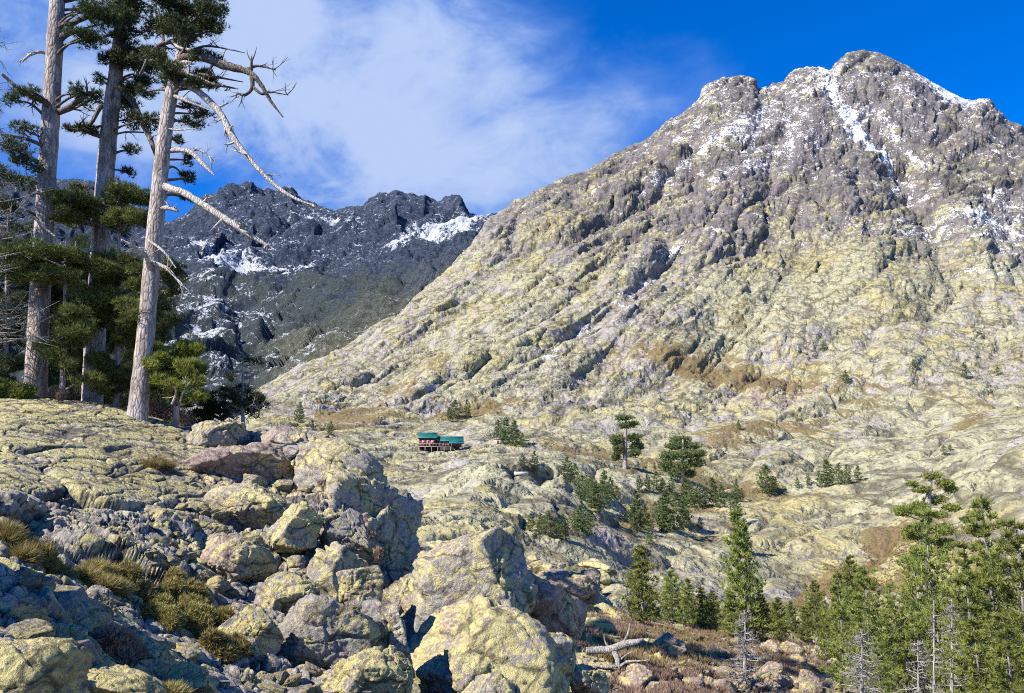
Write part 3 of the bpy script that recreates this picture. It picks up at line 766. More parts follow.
class Kind:
    """first tree of a kind is built, later ones are copies of the tree and its parts"""
    def __init__(s, name, wood, need, mw, mn, crown='crown'):
        s.proto = None; s.a = (name, wood, need, mw, mn, crown)
    def place(s, loc, h, wf=1.0, label=None, cat='tree', group=None, rz=None, tilt=0):
        name, wood, need, mw, mn, crown = s.a
        if s.proto is None:
            r = empty(name); wood.build('trunk', mw, r)
            if need is not None: need.build(crown, mn, r)
            s.proto = r
        else:
            r = s.proto.copy(); COL.objects.link(r)
            for c in s.proto.children:
                c2 = c.copy(); COL.objects.link(c2); c2.parent = r
        r.location = loc; r.scale = (h * wf, h * wf, h)
        r.rotation_euler = (random.gauss(0, .02) + tilt, random.gauss(0, .02), random.uniform(0, 6.28) if rz is None else rz)
        for k_ in ('label', 'category', 'group'):
            if k_ in r: del r[k_]
        tag(r, label, cat, group)
        return r


# ------------------------------------------------------------------ boulders
def ico(n):
    import bmesh
    bm = bmesh.new(); bmesh.ops.create_icosphere(bm, subdivisions=n, radius=1)
    V = np.array([v.co[:] for v in bm.verts]); Ft = np.array([[v.index for v in f.verts] for f in bm.faces]); bm.free()
    return V, Ft


ICO5, ICO6 = ico(5), ico(6)


def boulder_arrays(seed, dims=(1, 1, 1), planes=13, res=5, rough=1.0, soft=60, size=1.0, face=None):
    """faceted block: a soft intersection of planes, then cracks and surface relief; about 1 across, scaled by dims"""
    rng = np.random.default_rng(seed); V, Ft = ICO5 if res == 5 else ICO6
    N = rand_unit(planes, rng); H = rng.uniform(.62, 1.0, planes)
    if face is not None:
        f = np.array(face[:3]) * np.array(dims); N[0] = f / np.linalg.norm(f); H[0] = face[3]
        keep = (N @ N[0] < .75); keep[0] = True; N, H = N[keep], H[keep]
    dn = V @ N.T
    r = np.where(dn > .05, H[None] / np.maximum(dn, .05), 9)
    r = -np.log(np.exp(-soft * r).sum(1)) / soft
    P = V * np.minimum(r, 1.25)[:, None] * .5
    P = P * np.array(dims)
    nrm = V / np.array(dims); nrm /= np.linalg.norm(nrm, axis=1, keepdims=True)
    S = max(dims)
    for L, a in ((.8, .055), (.42, .042), (.2, .020), (.1, .010), (.05, .005)):
        L *= S * .6
        x, y, z = (P / L + seed * 3.1).T
        wn = vnoise(x * .9, y * .9 + z, 31) * .3; x = x + wn; z = z * 1.5 - wn
        e, vx, vy, vz, h1, h2, h3 = worley3(x + 50, y + 50, z + 50, seed)
        bev = np.clip(e / .075, 0, 1)
        d = a * rough * (bev * (.15 + .75 * h1 + 1.1 * (h2 - .5) * vx + 1.1 * (h3 - .5) * vz) - .45)
        P = P + nrm * (d * S)[:, None]
    return P, Ft


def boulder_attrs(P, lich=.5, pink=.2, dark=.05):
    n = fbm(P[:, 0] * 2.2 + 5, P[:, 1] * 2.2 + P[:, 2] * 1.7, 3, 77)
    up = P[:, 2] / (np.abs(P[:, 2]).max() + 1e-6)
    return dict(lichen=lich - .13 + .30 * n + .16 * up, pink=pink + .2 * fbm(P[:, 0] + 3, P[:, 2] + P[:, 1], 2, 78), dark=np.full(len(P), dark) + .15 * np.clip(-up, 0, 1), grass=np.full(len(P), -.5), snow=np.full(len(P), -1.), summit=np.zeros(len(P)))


def boulder(px, py, w_px, h_px, Y, seed, label, group=None, depth=1.0, rot=(0, 0, 0), lich=.5, pink=.2, dark=.05, res=6, sink=.12, rough=1.0, planes=11, soft=60, name='boulder', face=None):
    """one block whose visible outline is about w_px by h_px at distance Y"""
    W, Hh = w_px * Y / F, h_px * Y / F
    P, Ft = boulder_arrays(seed, (W * 1.15, W * depth, Hh * 1.2), planes, res, rough, soft, 1.0, face)
    me = mesh_np(name, P, Ft, MAT_NEAR, None, True, boulder_attrs(P / max(W, Hh) * 1.5, lich, pink, dark))
    me.location = at(px, py, Y) - Vector((0, 0, sink * Hh)); me.rotation_euler = tuple(R(a_) for a_ in rot)
    return tag(me, label, 'boulder', group)
# ------------------------------------------------------------------ foreground blocks, each a thing
BL = [
 # px, py, w, h, Y, seed, rot, lichen, pink, dark, depth, label
 (474, 588, 100, 100, 16.5, 101, (0, 24, 12), .42, .15, .22, 1.0, 'large grey pointed boulder with yellow lichen on its left face, right of the shaded gully'),
 (480, 668, 118, 100, 13.6, 102, (8, 18, -12), .60, .30, .02, 1.0, 'broad slab boulder covered in yellow lichen at the bottom centre of the photo'),
 (535, 606, 96, 64, 18.5, 103, (0, 36, 25), .30, .60, .18, .9, 'purplish slab leaning down to the right beside the pointed grey boulder'),
 (556, 628, 44, 32, 22, 104, (0, 35, 0), .22, .75, .05, .9, 'smooth egg-shaped pink boulder below the purplish slab'),
 (560, 584, 54, 30, 32, 105, (0, 8, 0), .25, .95, .02, .8, 'pink and orange blocky boulder casting a dark shadow to its right'),
 (591, 582, 20, 26, 32, 106, (0, 10, 0), .1, .3, .45, .9, 'small dark grey boulder touching the right end of the pink boulder'),
 (549, 668, 50, 52, 15, 107, (0, 20, 30), .42, .4, .12, .9, 'grey angular boulder with green lichen near the bottom edge, left of the fallen branch'),
 (494, 690, 56, 36, 11.5, 108, (0, 10, 0), .35, .25, .15, 1.0, 'pale grey boulder cut off by the bottom edge under the broad yellow slab'),
 (585, 676, 34, 30, 17, 109, (0, 12, 0), .45, .45, .05, 1.0, 'rounded lichen-spotted boulder just below the fallen branch'),
 (325, 627, 76, 62, 12.0, 110, (0, 14, 20), .30, .15, .30, 1.0, 'jagged dark grey block with a green lichen cap above the black gully'),
 (356, 583, 36, 46, 13.5, 111, (12, 12, 0), .45, .5, .02, .8, 'upright pinkish block standing in the mouth of the shaded gully'),
 (388, 628, 42, 64, 12.5, 112, (0, -32, 0), .25, .15, .16, .8, 'tilted grey pillar block on the left edge of the shaded gully'),
 (365, 676, 62, 46, 10.4, 113, (0, 8, 0), .55, .2, .10, .9, 'knobbly grey and lime green boulder at the bottom edge beside the gully'),
 (286, 602, 52, 44, 13.2, 114, (0, -14, 0), .50, .2, .15, .9, 'lichen-crusted block left of the jagged dark grey block'),
 (330, 484, 80, 72, 21.8, 115, (0, 14, 0), .42, .2, .22, .9, 'big rounded grey boulder on the crest of the outcrop'),
 (231, 462, 86, 34, 21.2, 116, (0, 5, 0), .18, .85, .02, .8, 'long reddish pink ledge block under the crest of the outcrop'),
 (290, 442, 66, 26, 24, 117, (0, 3, 0), .25, .5, .05, .7, 'flat topped pinkish boulder on the crest left of the rounded grey boulder'),
 (388, 506, 36, 34, 23.5, 118, (0, 30, 0), .2, .15, .45, .9, 'dark boulder at the right end of the outcrop crest'),
 (213, 437, 56, 28, 23.5, 119, (0, -25, 0), .35, .2, .25, .8, 'grey folded rock ledge at the right end of the yellow slab'),
 (345, 535, 50, 46, 17.5, 120, (0, 30, 0), .25, .15, .45, .9, 'dark shaded block overhanging the top of the gully'),
 (250, 500, 62, 34, 18.5, 121, (0, 16, 0), .55, .4, .05, .9, 'tilted yellow-green slab with a red lower edge in the middle of the outcrop'),
 (296, 528, 52, 40, 17, 122, (0, -10, 0), .62, .2, .05, .9, 'pale green lichen block in the middle of the outcrop'),
 (395, 668, 30, 40, 11, 123, (0, 0, 0), .6, .15, .10, .8, 'small upright lime-spotted block at the bottom edge in the gully'),
 (250, 630, 44, 36, 11.2, 124, (0, 20, 0), .45, .3, .1, .9, 'cracked buff block below the brown broom bushes'),
 (235, 560, 56, 34, 15, 125, (0, 12, 0), .42, .6, .03, .9, 'pinkish slab block above the brown broom bushes'),
 (195, 530, 46, 26, 17, 126, (0, 8, 0), .62, .3, .03, .9, 'flat yellowish block at the foot of the yellow slab'),
 (150, 520, 60, 30, 16.5, 127, (0, 5, 0), .40, .6, .03, .9, 'low pink-grey block between the yellow slab and the straw tuft'),
 (70, 655, 70, 40, 6.6, 128, (0, 26, 0), .42, .1, .25, .8, 'dark green-stained slab in the shade at the lower left'),
 (150, 660, 60, 34, 7.6, 129, (0, 30, 0), .5, .1, .15, .8, 'green lichen slab lying in the shade at the lower left'),
 (98, 602, 20, 28, 9.2, 130, (8, 6, 0), .1, .2, .35, .8, 'small dark upright stone standing below the straw-coloured bush'),
 (30, 672, 90, 60, 5.2, 131, (0, 22, 0), .62, .3, .02, .9, 'sunlit yellow-grey slab in the bottom left corner'),
 (118, 688, 80, 30, 6.2, 132, (0, 24, 0), .60, .1, .05, .9, 'long sunlit yellow lichen slab on the bottom edge at the left'),
 (188, 686, 54, 30, 7.2, 133, (0, 18, 0), .6, .05, .1, .9, 'green lichen boulder on the bottom edge left of the gully'),
]
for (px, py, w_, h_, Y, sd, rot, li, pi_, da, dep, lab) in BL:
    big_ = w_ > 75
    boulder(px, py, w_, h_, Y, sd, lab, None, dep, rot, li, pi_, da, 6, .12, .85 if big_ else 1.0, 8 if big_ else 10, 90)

WL = [(362, 512, 96, 84, 21.5, 141, .22, 'high shaded wall block on the right side of the outcrop, under its crest'),
      (385, 562, 84, 96, 19.5, 142, .18, 'black shaded wall block in the middle of the gully side'),
      (348, 600, 64, 90, 15.5, 143, .20, 'shaded block forming the left wall of the lower gully'),
      (402, 624, 60, 90, 17.5, 144, .16, 'shaded block at the back of the gully behind the broad yellow slab'),
      (330, 560, 70, 60, 17.5, 145, .22, 'shaded overhanging block above the upright pinkish block')]
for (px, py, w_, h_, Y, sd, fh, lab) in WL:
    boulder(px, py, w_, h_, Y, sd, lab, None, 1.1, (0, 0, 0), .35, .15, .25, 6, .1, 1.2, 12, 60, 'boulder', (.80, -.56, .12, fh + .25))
# the tall block just outside the left edge that shades the trough
P_, F_ = boulder_arrays(150, (2.6, 3.4, 6.2), 12, 6, 1.0, 50)
o_ = mesh_np('rock_outcrop', P_, F_, MAT_NEAR, None, True, boulder_attrs(P_ / 3, .5, .2, .1)); o_.location = (-6.6, 5.6, ground_z(-4.4, 5.6) + 1.3)
o_.rotation_euler = (0, .1, R(-35)); tag(o_, kind='structure')

# loose blocks that nothing tells apart: a few shapes, many copies
def scatter(protos, spots, label, group, cat='rock', name='rock'):
    for (loc, s) in spots:
        pr = random.choice(protos); c = pr.copy() if pr.get('used') else pr
        if pr.get('used'): COL.objects.link(c)
        pr['used'] = 1
        c.location = loc; c.scale = (s * random.uniform(.8, 1.4), s * random.uniform(.8, 1.2), s * random.uniform(.55, .95))
        c.rotation_euler = (random.uniform(-.4, .4), random.uniform(-.3, .6), random.uniform(0, 6.28))
        tag(c, label, cat, group)


def protos(n, seed, **k):
    r = []
    for i in range(n):
        P, Ft = boulder_arrays(seed + i, (1, random.uniform(.8, 1.1), random.uniform(.7, 1)), 10, 5, 1.0, 60)
        r.append(mesh_np('rock', P, Ft, MAT_NEAR, None, True, boulder_attrs(P * 1.4, **k)))
    return r


def spots(n, x0, x1, y0, y1, ymin, ymax, smin, smax, cond=None):
    r = []; tries = 0
    while len(r) < n and tries < n * 20:
        tries += 1
        px = random.uniform(x0, x1); py = random.uniform(y0, y1)
        if cond and not cond(px, py): continue
        h = hit(px, py, ymin, ymax)
        s = smin * (smax / smin) ** (random.random() ** 1.7) * h.y / F
        r.append((h + Vector((0, 0, -.02 * s)), s))
    return r


scatter(protos(7, 200, lich=.50, pink=.30, dark=.08), spots(80, 150, 400, 455, 693, 9, 27, 10, 30, lambda x, y: y > 455 + (235 - x) * .5 and not (x > 335 + (y - 480) * .12) and y < 560 + (x - 40) * .75),
        'loose lichen-spotted grey block among the broken rocks of the outcrop', 'loose blocks on the broken right part of the outcrop')
scatter(protos(4, 230, lich=.35, pink=.62, dark=.03), spots(95, 560, 850, 638, 693, 20, 60, 9, 34, lambda x, y: y > 655 - (x - 560) * .03 and not (572 < x < 662 and y < 682)),
        'loose pale pinkish rock on the heathy ground below the fallen branch', 'loose pinkish rocks on the heath at the bottom right of centre')
scatter(protos(4, 250, lich=.58, pink=.3, dark=.06), spots(70, 400, 600, 548, 640, 24, 75, 12, 38, lambda x, y: x > 440 or y < 560),
        'loose boulder on the slope below the yellow knoll', 'loose boulders on the slope below the yellow knoll')
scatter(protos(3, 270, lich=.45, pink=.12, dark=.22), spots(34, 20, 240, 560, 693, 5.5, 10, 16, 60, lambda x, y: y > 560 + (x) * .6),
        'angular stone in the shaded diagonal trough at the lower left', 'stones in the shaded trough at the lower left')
# ------------------------------------------------------------------ the old pines on the outcrop
def clump(bag, c, r, rng, dens=1.0, flat=.55, bl=.16, bw=.02, nb=7):
    m = int(330 * dens * (r / .5) ** 2); v = rand_unit(m, rng) * (rng.uniform(.15, 1, (m, 1)) ** .45)
    k = 5; cc = rng.normal(size=(k, 3)) * .45                       # uneven: several smaller bunches
    idx = rng.integers(0, k, m); P = c + (v * .62 + cc[idx]) * r * np.array([1, 1, flat])
    Dn = v * .5 + np.array([0, 0, .7]); bag.blades(P, Dn, nb, bl, bw, rng, .75)
    return [c + cc[i] * r * np.array([1, 1, flat]) for i in range(k)]


def P3(px, py, Y): return np.array(at(px, py, Y))


def twigs(bag, pts, rad, rng, n=6, ln=.5, down=.0):
    """dead twigs forking off a limb"""
    S = spline(pts, 40)
    for _ in range(n):
        i = rng.integers(10, 39); p = S[i]; t = S[i] - S[i - 1]; t /= np.linalg.norm(t) + 1e-9
        d = t * .6 + rand_unit(1, rng)[0] * .9 + np.array([0, 0, -down]); d /= np.linalg.norm(d); l_ = ln * rng.uniform(.4, 1.1)
        q1 = p + d * l_ * .5 + rand_unit(1, rng)[0] * .08 * l_; q2 = p + d * l_ + rand_unit(1, rng)[0] * .25 * l_
        bag.tube([p, q1, q2], [rad * .45, rad * .3, .004], n=6, sides=4, rng=rng)
        for _ in range(2):
            e = d + rand_unit(1, rng)[0] * .9; bag.tube([q1, q1 + e * l_ * .3, q1 + e * l_ * .5 + rand_unit(1, rng)[0] * .08], [rad * .22, rad * .14, .003], n=5, sides=3, rng=rng)


def old_pine(label, Y, trunk, limbs, dead, clumps, seed, mn=M_NDARK, base=None, dens=1.0):
    """trunk: (px, py, width px); limbs: lists of (px, py, width, dY); clumps: (px, py, radius px, dY)"""
    rng = np.random.default_rng(seed); b = base or hit(trunk[0][0], trunk[0][1], Y - 3, Y + 3)
    r = empty('pine_tree', b); o = np.array(b)
    tp = [P3(x, y, Y) for x, y, _ in trunk]; tr = [w_ * Y / F / 2 * .88 for _, _, w_ in trunk]
    tp = [np.array([tp[0][0], tp[0][1], o[2] - .5])] + tp; tr = [tr[0] * 1.1] + tr
    g = Bag(); g.tube([p - o for p in tp], tr, n=70, sides=20, lump=.045, rng=rng, flare=.28); g.mi = 1
    nd = Bag(); lb = g
    for L in limbs:
        b1 = Bag()
        pts = [P3(x, y, Y + dy) - o for x, y, w_, dy in L]; rd = [w_ * Y / F / 2 for _, _, w_, _ in L]
        b1.tube(pts, rd, n=8 * len(pts), sides=8, lump=.12, rng=rng); twigs(b1, pts, rd[1], rng, 4, .6); b1.build('limb', M_LIMB, r)
    for L in dead:
        b1 = Bag()
        pts = [P3(x, y, Y + dy) - o for x, y, w_, dy in L]; rd = [w_ * Y / F / 2 for _, _, w_, _ in L]
        b1.tube(pts, rd, n=10 * len(pts), sides=8, lump=.10, rng=rng); twigs(b1, pts, rd[1], rng, max(3, len(pts)), .45); b1.build('dead_branch', M_DEAD, r)
    TS = spline(np.array([p - o for p in tp]), 120)
    for (x, y, rp, dy) in clumps:
        c = P3(x, y, Y + dy) - o; rad = rp * Y / F
        subs = clump(nd, c, rad, rng, dens)
        # a limb from the trunk, entering from a little below or above
        k = np.argmin(np.abs(TS[:, 2] - (c[2] - .25 * abs(c[0] - TS[np.argmin(abs(TS[:, 2] - c[2])), 0]))))
        t0 = TS[k]; mid_ = (t0 + c) / 2 + rng.normal(size=3) * .10 + np.array([0, 0, .06])
        lb.tube([t0, mid_, c], [.055, .035, .016], n=10, sides=6, rng=rng)
        for s_ in subs: lb.tube([mid_ * .3 + c * .7, (c + s_) / 2 + rng.normal(size=3) * .04, s_], [.018, .012, .004], n=5, sides=4, rng=rng)
    g.build('trunk', [M_BARK, M_LIMB], r)
    if nd.V: nd.build('crown', mn, r)
    return tag(r, label, 'pine tree')


def rc(n, x0, x1, y0, y1, r0, r1, dy=.9, rng=RNG):
    return [(rng.uniform(x0, x1), rng.uniform(y0, y1), rng.uniform(r0, r1), rng.uniform(-dy, dy)) for _ in range(n)]


old_pine('leftmost of the three tall old pines, thick pale trunk leaving the top of the picture', 25.0,
         [(35, 396, 25), (38, 330, 23), (42, 260, 22), (46, 190, 21), (51, 110, 20), (55, 40, 19), (60, -50, 16), (66, -160, 12), (70, -260, 5)],
         [[(57, 40, 8, 0), (66, 34, 7, -.1), (72, 24, 6, -.2), (82, 19, 5, -.3), (96, 14, 3, -.4)], [(56, 113, 7, 0), (66, 109, 6, -.2), (77, 102, 6, -.3), (88, 94, 5, -.3), (98, 92, 3, -.3)],
          [(54, 114, 7, 0), (44, 101, 7, -.3), (30, 96, 5, -.5), (18, 88, 4, -.7), (2, 74, 3, -.9)], [(50, 150, 5, 0), (30, 140, 4, -.5), (5, 135, 3, -1)]],
         [[(50, 55, 4, 0), (40, 52, 3.5, -.2), (30, 55, 3, -.3), (22, 62, 1.5, -.4)], [(46, 196, 4, -.1), (36, 192, 4, -.4), (20, 185, 3.5, -.8), (-5, 176, 3, -1.2)],
          [(48, 175, 4, 0), (34, 160, 4, -.5), (18, 145, 3, -.9), (-4, 130, 3, -1.3)], [(66, 237, 1.2, -.8), (55, 236, 2, -.8), (40, 223, 2.6, -.7), (26, 212, 2.4, -.8), (8, 200, 2, -.9), (-10, 190, 2, -1.1)],
          [(44, 270, 5, -.3), (28, 268, 4, -.8), (10, 262, 4, -1.2), (-10, 258, 3, -1.5)], [(46, 225, 4, 0), (62, 215, 2.5, -.3), (72, 205, 1.4, -.4)]],
         rc(9, 82, 128, -30, 44, 13, 19) + [(105, 38, 11, 0), (95, 12, 16, -.3), (112, 22, 15, -.2)] + rc(8, -20, 60, -230, -60, 22, 34)
         + [(22, 93, 11, -.6), (10, 100, 10, -.9), (34, 98, 8, -.4), (78, 95, 12, -.3), (86, 103, 9, -.2), (92, 92, 9, -.4), (15, 150, 16, -.6), (30, 165, 16, -.4), (8, 175, 18, -.9), (24, 130, 12, -.4), (5, 205, 16, -1)],
         21, dens=.9)
old_pine('middle of the three tall old pines, standing between the other two trunks', 26.2,
         [(92, 402, 23), (95, 340, 22), (99, 270, 21), (104, 190, 20), (110, 120, 19), (116, 70, 16), (122, 10, 13), (128, -70, 9), (132, -150, 4)],
         [[(112, 96, 7, 0), (124, 94, 6, .1), (134, 104, 6, 0), (141, 120, 6, -.2), (150, 138, 5, -.3), (156, 155, 4, -.4)], [(110, 102, 6, 0), (100, 108, 5, -.1), (92, 122, 4, -.2), (82, 130, 3, -.3), (70, 128, 2, -.4)],
          [(112, 135, 2.4, 0), (128, 132, 2, 0), (152, 133, 1.4, 0)]],
         [[(100, 250, 5, 0), (88, 250, 5, -.4), (74, 252, 4, -.7), (62, 250, 3, -1)], [(102, 255, 4, 0), (112, 262, 3, -.3), (124, 268, 2, -.5)], [(98, 310, 3, 0), (84, 318, 2, -.3), (70, 330, 1.6, -.4)]],
         rc(15, 118, 165, -20, 64, 13, 19) + rc(9, 122, 152, 60, 135, 10, 14) + [(78, 128, 9, -.3), (92, 130, 10, -.2), (104, 60, 10, -.2), (100, 80, 8, -.3), (70, 130, 7, -.3), (130, 150, 9, 0), (128, 172, 8, .2)],
         22, dens=1.0)
old_pine('rightmost of the three tall old pines, pale trunk with long dead branches reaching right', 23.6,
         [(138, 411, 23), (142, 370, 21), (149, 300, 20), (155, 230, 19.5), (161, 170, 18.5), (167, 120, 17), (174, 82, 15), (180, 58, 12), (184, 30, 9), (188, -10, 6), (190, -60, 3)],
         [[(178, 62, 8, 0), (190, 56, 9, -.2), (206, 58, 9, -.4), (226, 66, 8.5, -.6), (243, 70, 7, -.7), (252, 74, 6, -.8), (262, 86, 4, -.8), (270, 100, 3, -.8), (283, 117, 1.4, -.8)],
          [(252, 76, 5, -.8), (252, 88, 4, -.8), (245, 95, 3, -.8), (237, 93, 1.5, -.8)], [(253, 87, 3.4, -.8), (262, 94, 3, -.8), (270, 92, 1.8, -.7), (288, 95, 1, -.6)], [(246, 70, 4, -.7), (258, 66, 3, -.6), (276, 70, 1.2, -.6)],
          [(176, 40, 5, 0), (160, 45, 5, .2), (150, 55, 4, .3), (140, 75, 3, .4)], [(174, 90, 4, 0), (166, 60, 3.5, .2), (162, 30, 3, .3), (158, 8, 2, .4)],
          [(190, 52, 4, -.2), (206, 46, 2.6, -.3), (232, 50, 1.4, -.4), (245, 53, .8, -.4)], [(198, 74, 4, -.2), (222, 78, 2.4, -.3), (243, 82, 1, -.4)], [(188, 80, 5, -.1), (212, 84, 4, -.2), (238, 89, 1.2, -.3)]],
         [[(180, 82, 8, 0), (196, 90, 7, -.3), (212, 104, 7, -.5), (222, 116, 6.5, -.6), (229, 130, 7, -.7), (238, 144, 5, -.8), (254, 164, 4.6, -.9), (276, 186, 4, -1), (296, 199, 3, -1.1), (316, 206, 1, -1.2)],
          [(162, 186, 11, 0), (174, 190, 9, -.2), (186, 194, 8, -.3), (213, 211, 7.5, -.5), (241, 229, 6.6, -.7), (255, 238, 5, -.8), (277, 251, 1, -.9)],
          [(166, 151, 6, 0), (180, 150, 5.6, -.1), (192, 153, 5, -.2), (203, 164, 4.5, -.3), (214, 175, 1.2, -.4)], [(194, 148, 2.4, -.2), (203, 152, 2, -.2), (211, 159, 2, -.2), (211, 169, .8, -.2)],
          [(174, 96, 4, -.1), (190, 102, 3.4, -.3), (209, 110, 1, -.4)], [(172, 40, 3, 0), (178, 47, 3, -.2), (190, 50, 3, -.3), (204, 50, 1, -.4)], [(178, 72, 7, 0), (190, 74, 5, -.3), (210, 83, 2, -.4)],
          [(158, 209, 6, 0), (168, 208, 5, -.2), (178, 211, 3, -.3)], [(176, 66, 5, 0), (184, 62, 4, -.3), (194, 63, 1.2, -.4)], [(165, 128, 2.4, -.1), (178, 130, 2, -.2), (192, 129, .8, -.3)],
          [(150, 268, 6, -.2), (146, 256, 5, -.5), (136, 248, 4, -.7), (122, 240, 2, -.9)], [(150, 262, 5, -.2), (166, 268, 3.4, -.4), (178, 280, 2.4, -.5), (192, 295, 1, -.5)], [(148, 240, 3, -.2), (164, 252, 2.4, -.4), (176, 268, 1, -.5)]],
         rc(16, 158, 218, -25, 42, 12, 18, 1.0) + rc(11, 148, 212, 40, 84, 10, 14, .8) + [(202, 78, 10, .2), (214, 86, 8, .2), (190, 108, 10, .4), (202, 114, 9, .3), (196, 126, 8, .3), (186, 122, 8, .5), (146, 92, 10, .5), (152, 118, 8, .5),
          (188, 160, 8, .4), (184, 176, 8, .5), (192, 180, 6, .4), (186, 198, 8, .5), (178, 142, 7, .6), (222, 30, 8, 0), (138, 60, 10, .5)],
         23, dens=1.05)

# pines with low crowns behind the trunks
def low_pine(label, px, py, Y, top, clumps, mn, seed, tr=7, dens=1.2, dead=()):
    return old_pine(label, Y, [(px, py, tr), (px + 2, (py * 2 + top) / 3, tr * .8), (px + 3, (py + 2 * top) / 3, tr * .55), (px + 4, top, 1.5)], [], list(dead), clumps, seed, mn, None, dens)


low_pine('low bright green bushy pine right of the rightmost old trunk', 176, 413, 24.2, 338,
         rc(10, 152, 200, 342, 372, 9, 14, .8) + rc(9, 145, 200, 375, 400, 8, 12, .8) + [(150, 350, 10, .2), (192, 348, 11, 0), (196, 362, 11, -.4), (186, 372, 11, -.7), (198, 384, 10, -.6), (176, 386, 10, -.9), (160, 380, 10, -.7)], M_NBRIGHT, 31, dens=2.2,
         dead=[[(172, 404, 2.4, -.8), (176, 392, 2, -1), (172, 380, 1.2, -1.1)], [(180, 402, 2, -.8), (184, 390, 1.6, -1), (190, 382, 1, -1)]])
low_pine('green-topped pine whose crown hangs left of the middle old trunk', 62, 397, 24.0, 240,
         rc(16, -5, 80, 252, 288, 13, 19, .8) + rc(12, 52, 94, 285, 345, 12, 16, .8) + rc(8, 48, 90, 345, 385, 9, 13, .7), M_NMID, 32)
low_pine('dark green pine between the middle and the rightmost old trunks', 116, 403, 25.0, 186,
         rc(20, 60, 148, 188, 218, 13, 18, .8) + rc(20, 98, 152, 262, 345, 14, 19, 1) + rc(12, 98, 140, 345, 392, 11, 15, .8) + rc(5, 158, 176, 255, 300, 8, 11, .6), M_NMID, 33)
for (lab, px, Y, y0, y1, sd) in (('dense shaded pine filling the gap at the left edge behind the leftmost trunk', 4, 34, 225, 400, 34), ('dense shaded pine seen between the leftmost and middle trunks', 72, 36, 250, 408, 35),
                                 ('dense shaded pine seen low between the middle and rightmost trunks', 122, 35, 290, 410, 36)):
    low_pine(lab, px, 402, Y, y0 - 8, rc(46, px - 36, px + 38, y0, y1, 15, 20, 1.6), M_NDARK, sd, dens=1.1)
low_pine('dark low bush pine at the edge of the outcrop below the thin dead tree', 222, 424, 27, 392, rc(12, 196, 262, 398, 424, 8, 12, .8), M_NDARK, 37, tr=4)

# dead thin trees ------------------------------------------------
def snag(label, px, py, top, Y, seed, mn=None, lean=0, tw=4, spread=22, n=34, nclump=0, mat=M_SNAG):
    rng = np.random.default_rng(seed); b = hit(px, py, Y * .7, Y * 1.4) if Y else hit(px, py, 20); Y = b.y; r = empty('dead_pine', b); o = np.array(b)
    P = [P3(px, py + 4, Y) - o, P3(px + lean * .4, (py * 2 + top) / 3, Y) - o, P3(px + lean * .8, (py + top * 2) / 3, Y) - o, P3(px + lean, top, Y) - o]
    s = Y / F; g = Bag(); g.tube(P, [tw * s / 2, tw * s * .42, tw * s * .28, .012], n=24, sides=8, rng=rng); t = g
    S = spline(P, 60)
    for i in range(n):
        k = rng.integers(10, 58); l_ = spread * s * (1.1 - k / 62) * rng.uniform(.4, 1.1) + .1; a_ = rng.uniform(0, 6.28)
        d = np.array([math.cos(a_), math.sin(a_), rng.uniform(-.25, .35)]); q = [S[k], S[k] + d * l_ * .5, S[k] + d * l_ + np.array([0, 0, rng.normal() * .15 * l_])]
        t.tube(q, [.022, .015, .004], n=5, sides=4, rng=rng); twigs(t, q, .018, rng, 4, l_ * .5)
    g.build('trunk', mat, r)
    if nclump:
        nd = Bag()
        for _ in range(nclump):
            k = rng.integers(8, 55); clump(nd, S[k] + rng.normal(size=3) * np.array([1, 1, .2]) * spread * s * .45, 6 * s, rng, .9)
        nd.build('crown', M_NDARK, r)
    return tag(r, label, 'dead tree')


snag('thin half-dead pale-trunked pine on the outcrop edge, right of the bright bushy pine', 243, 426, 352, 28, 41, tw=4, spread=26, n=44, nclump=16)
snag('bare grey dead pine with fine twigs reaching in from the left edge', -22, 400, -20, 22.5, 42, tw=12, spread=70, n=110, lean=8)
snag('second bare twiggy dead tree at the left edge, reaching in front of the leftmost trunk', -24, 400, 90, 21, 48, tw=9, spread=95, n=130, lean=6)
snag('grey dead sapling with brushy twigs right of the heath, below the tall dark conifer', 745, 694, 612, 34, 43, tw=5, spread=24, n=90)
snag('grey dead sapling in front of the young pines, left of the pine cluster', 862, 722, 632, 30, 44, tw=4, spread=24, n=80)
snag('tall thin bare white trunk in the middle of the young pine cluster', 952, 742, 598, 29, 45, tw=4.5, spread=16, n=60)
snag('thin bare trunk just left of the tall white one in the pine cluster', 934, 742, 600, 29, 46, tw=3, spread=9, n=24)
snag('low brushy dead sapling at the bottom edge under the pine cluster', 918, 735, 640, 29, 47, tw=3, spread=18, n=50)

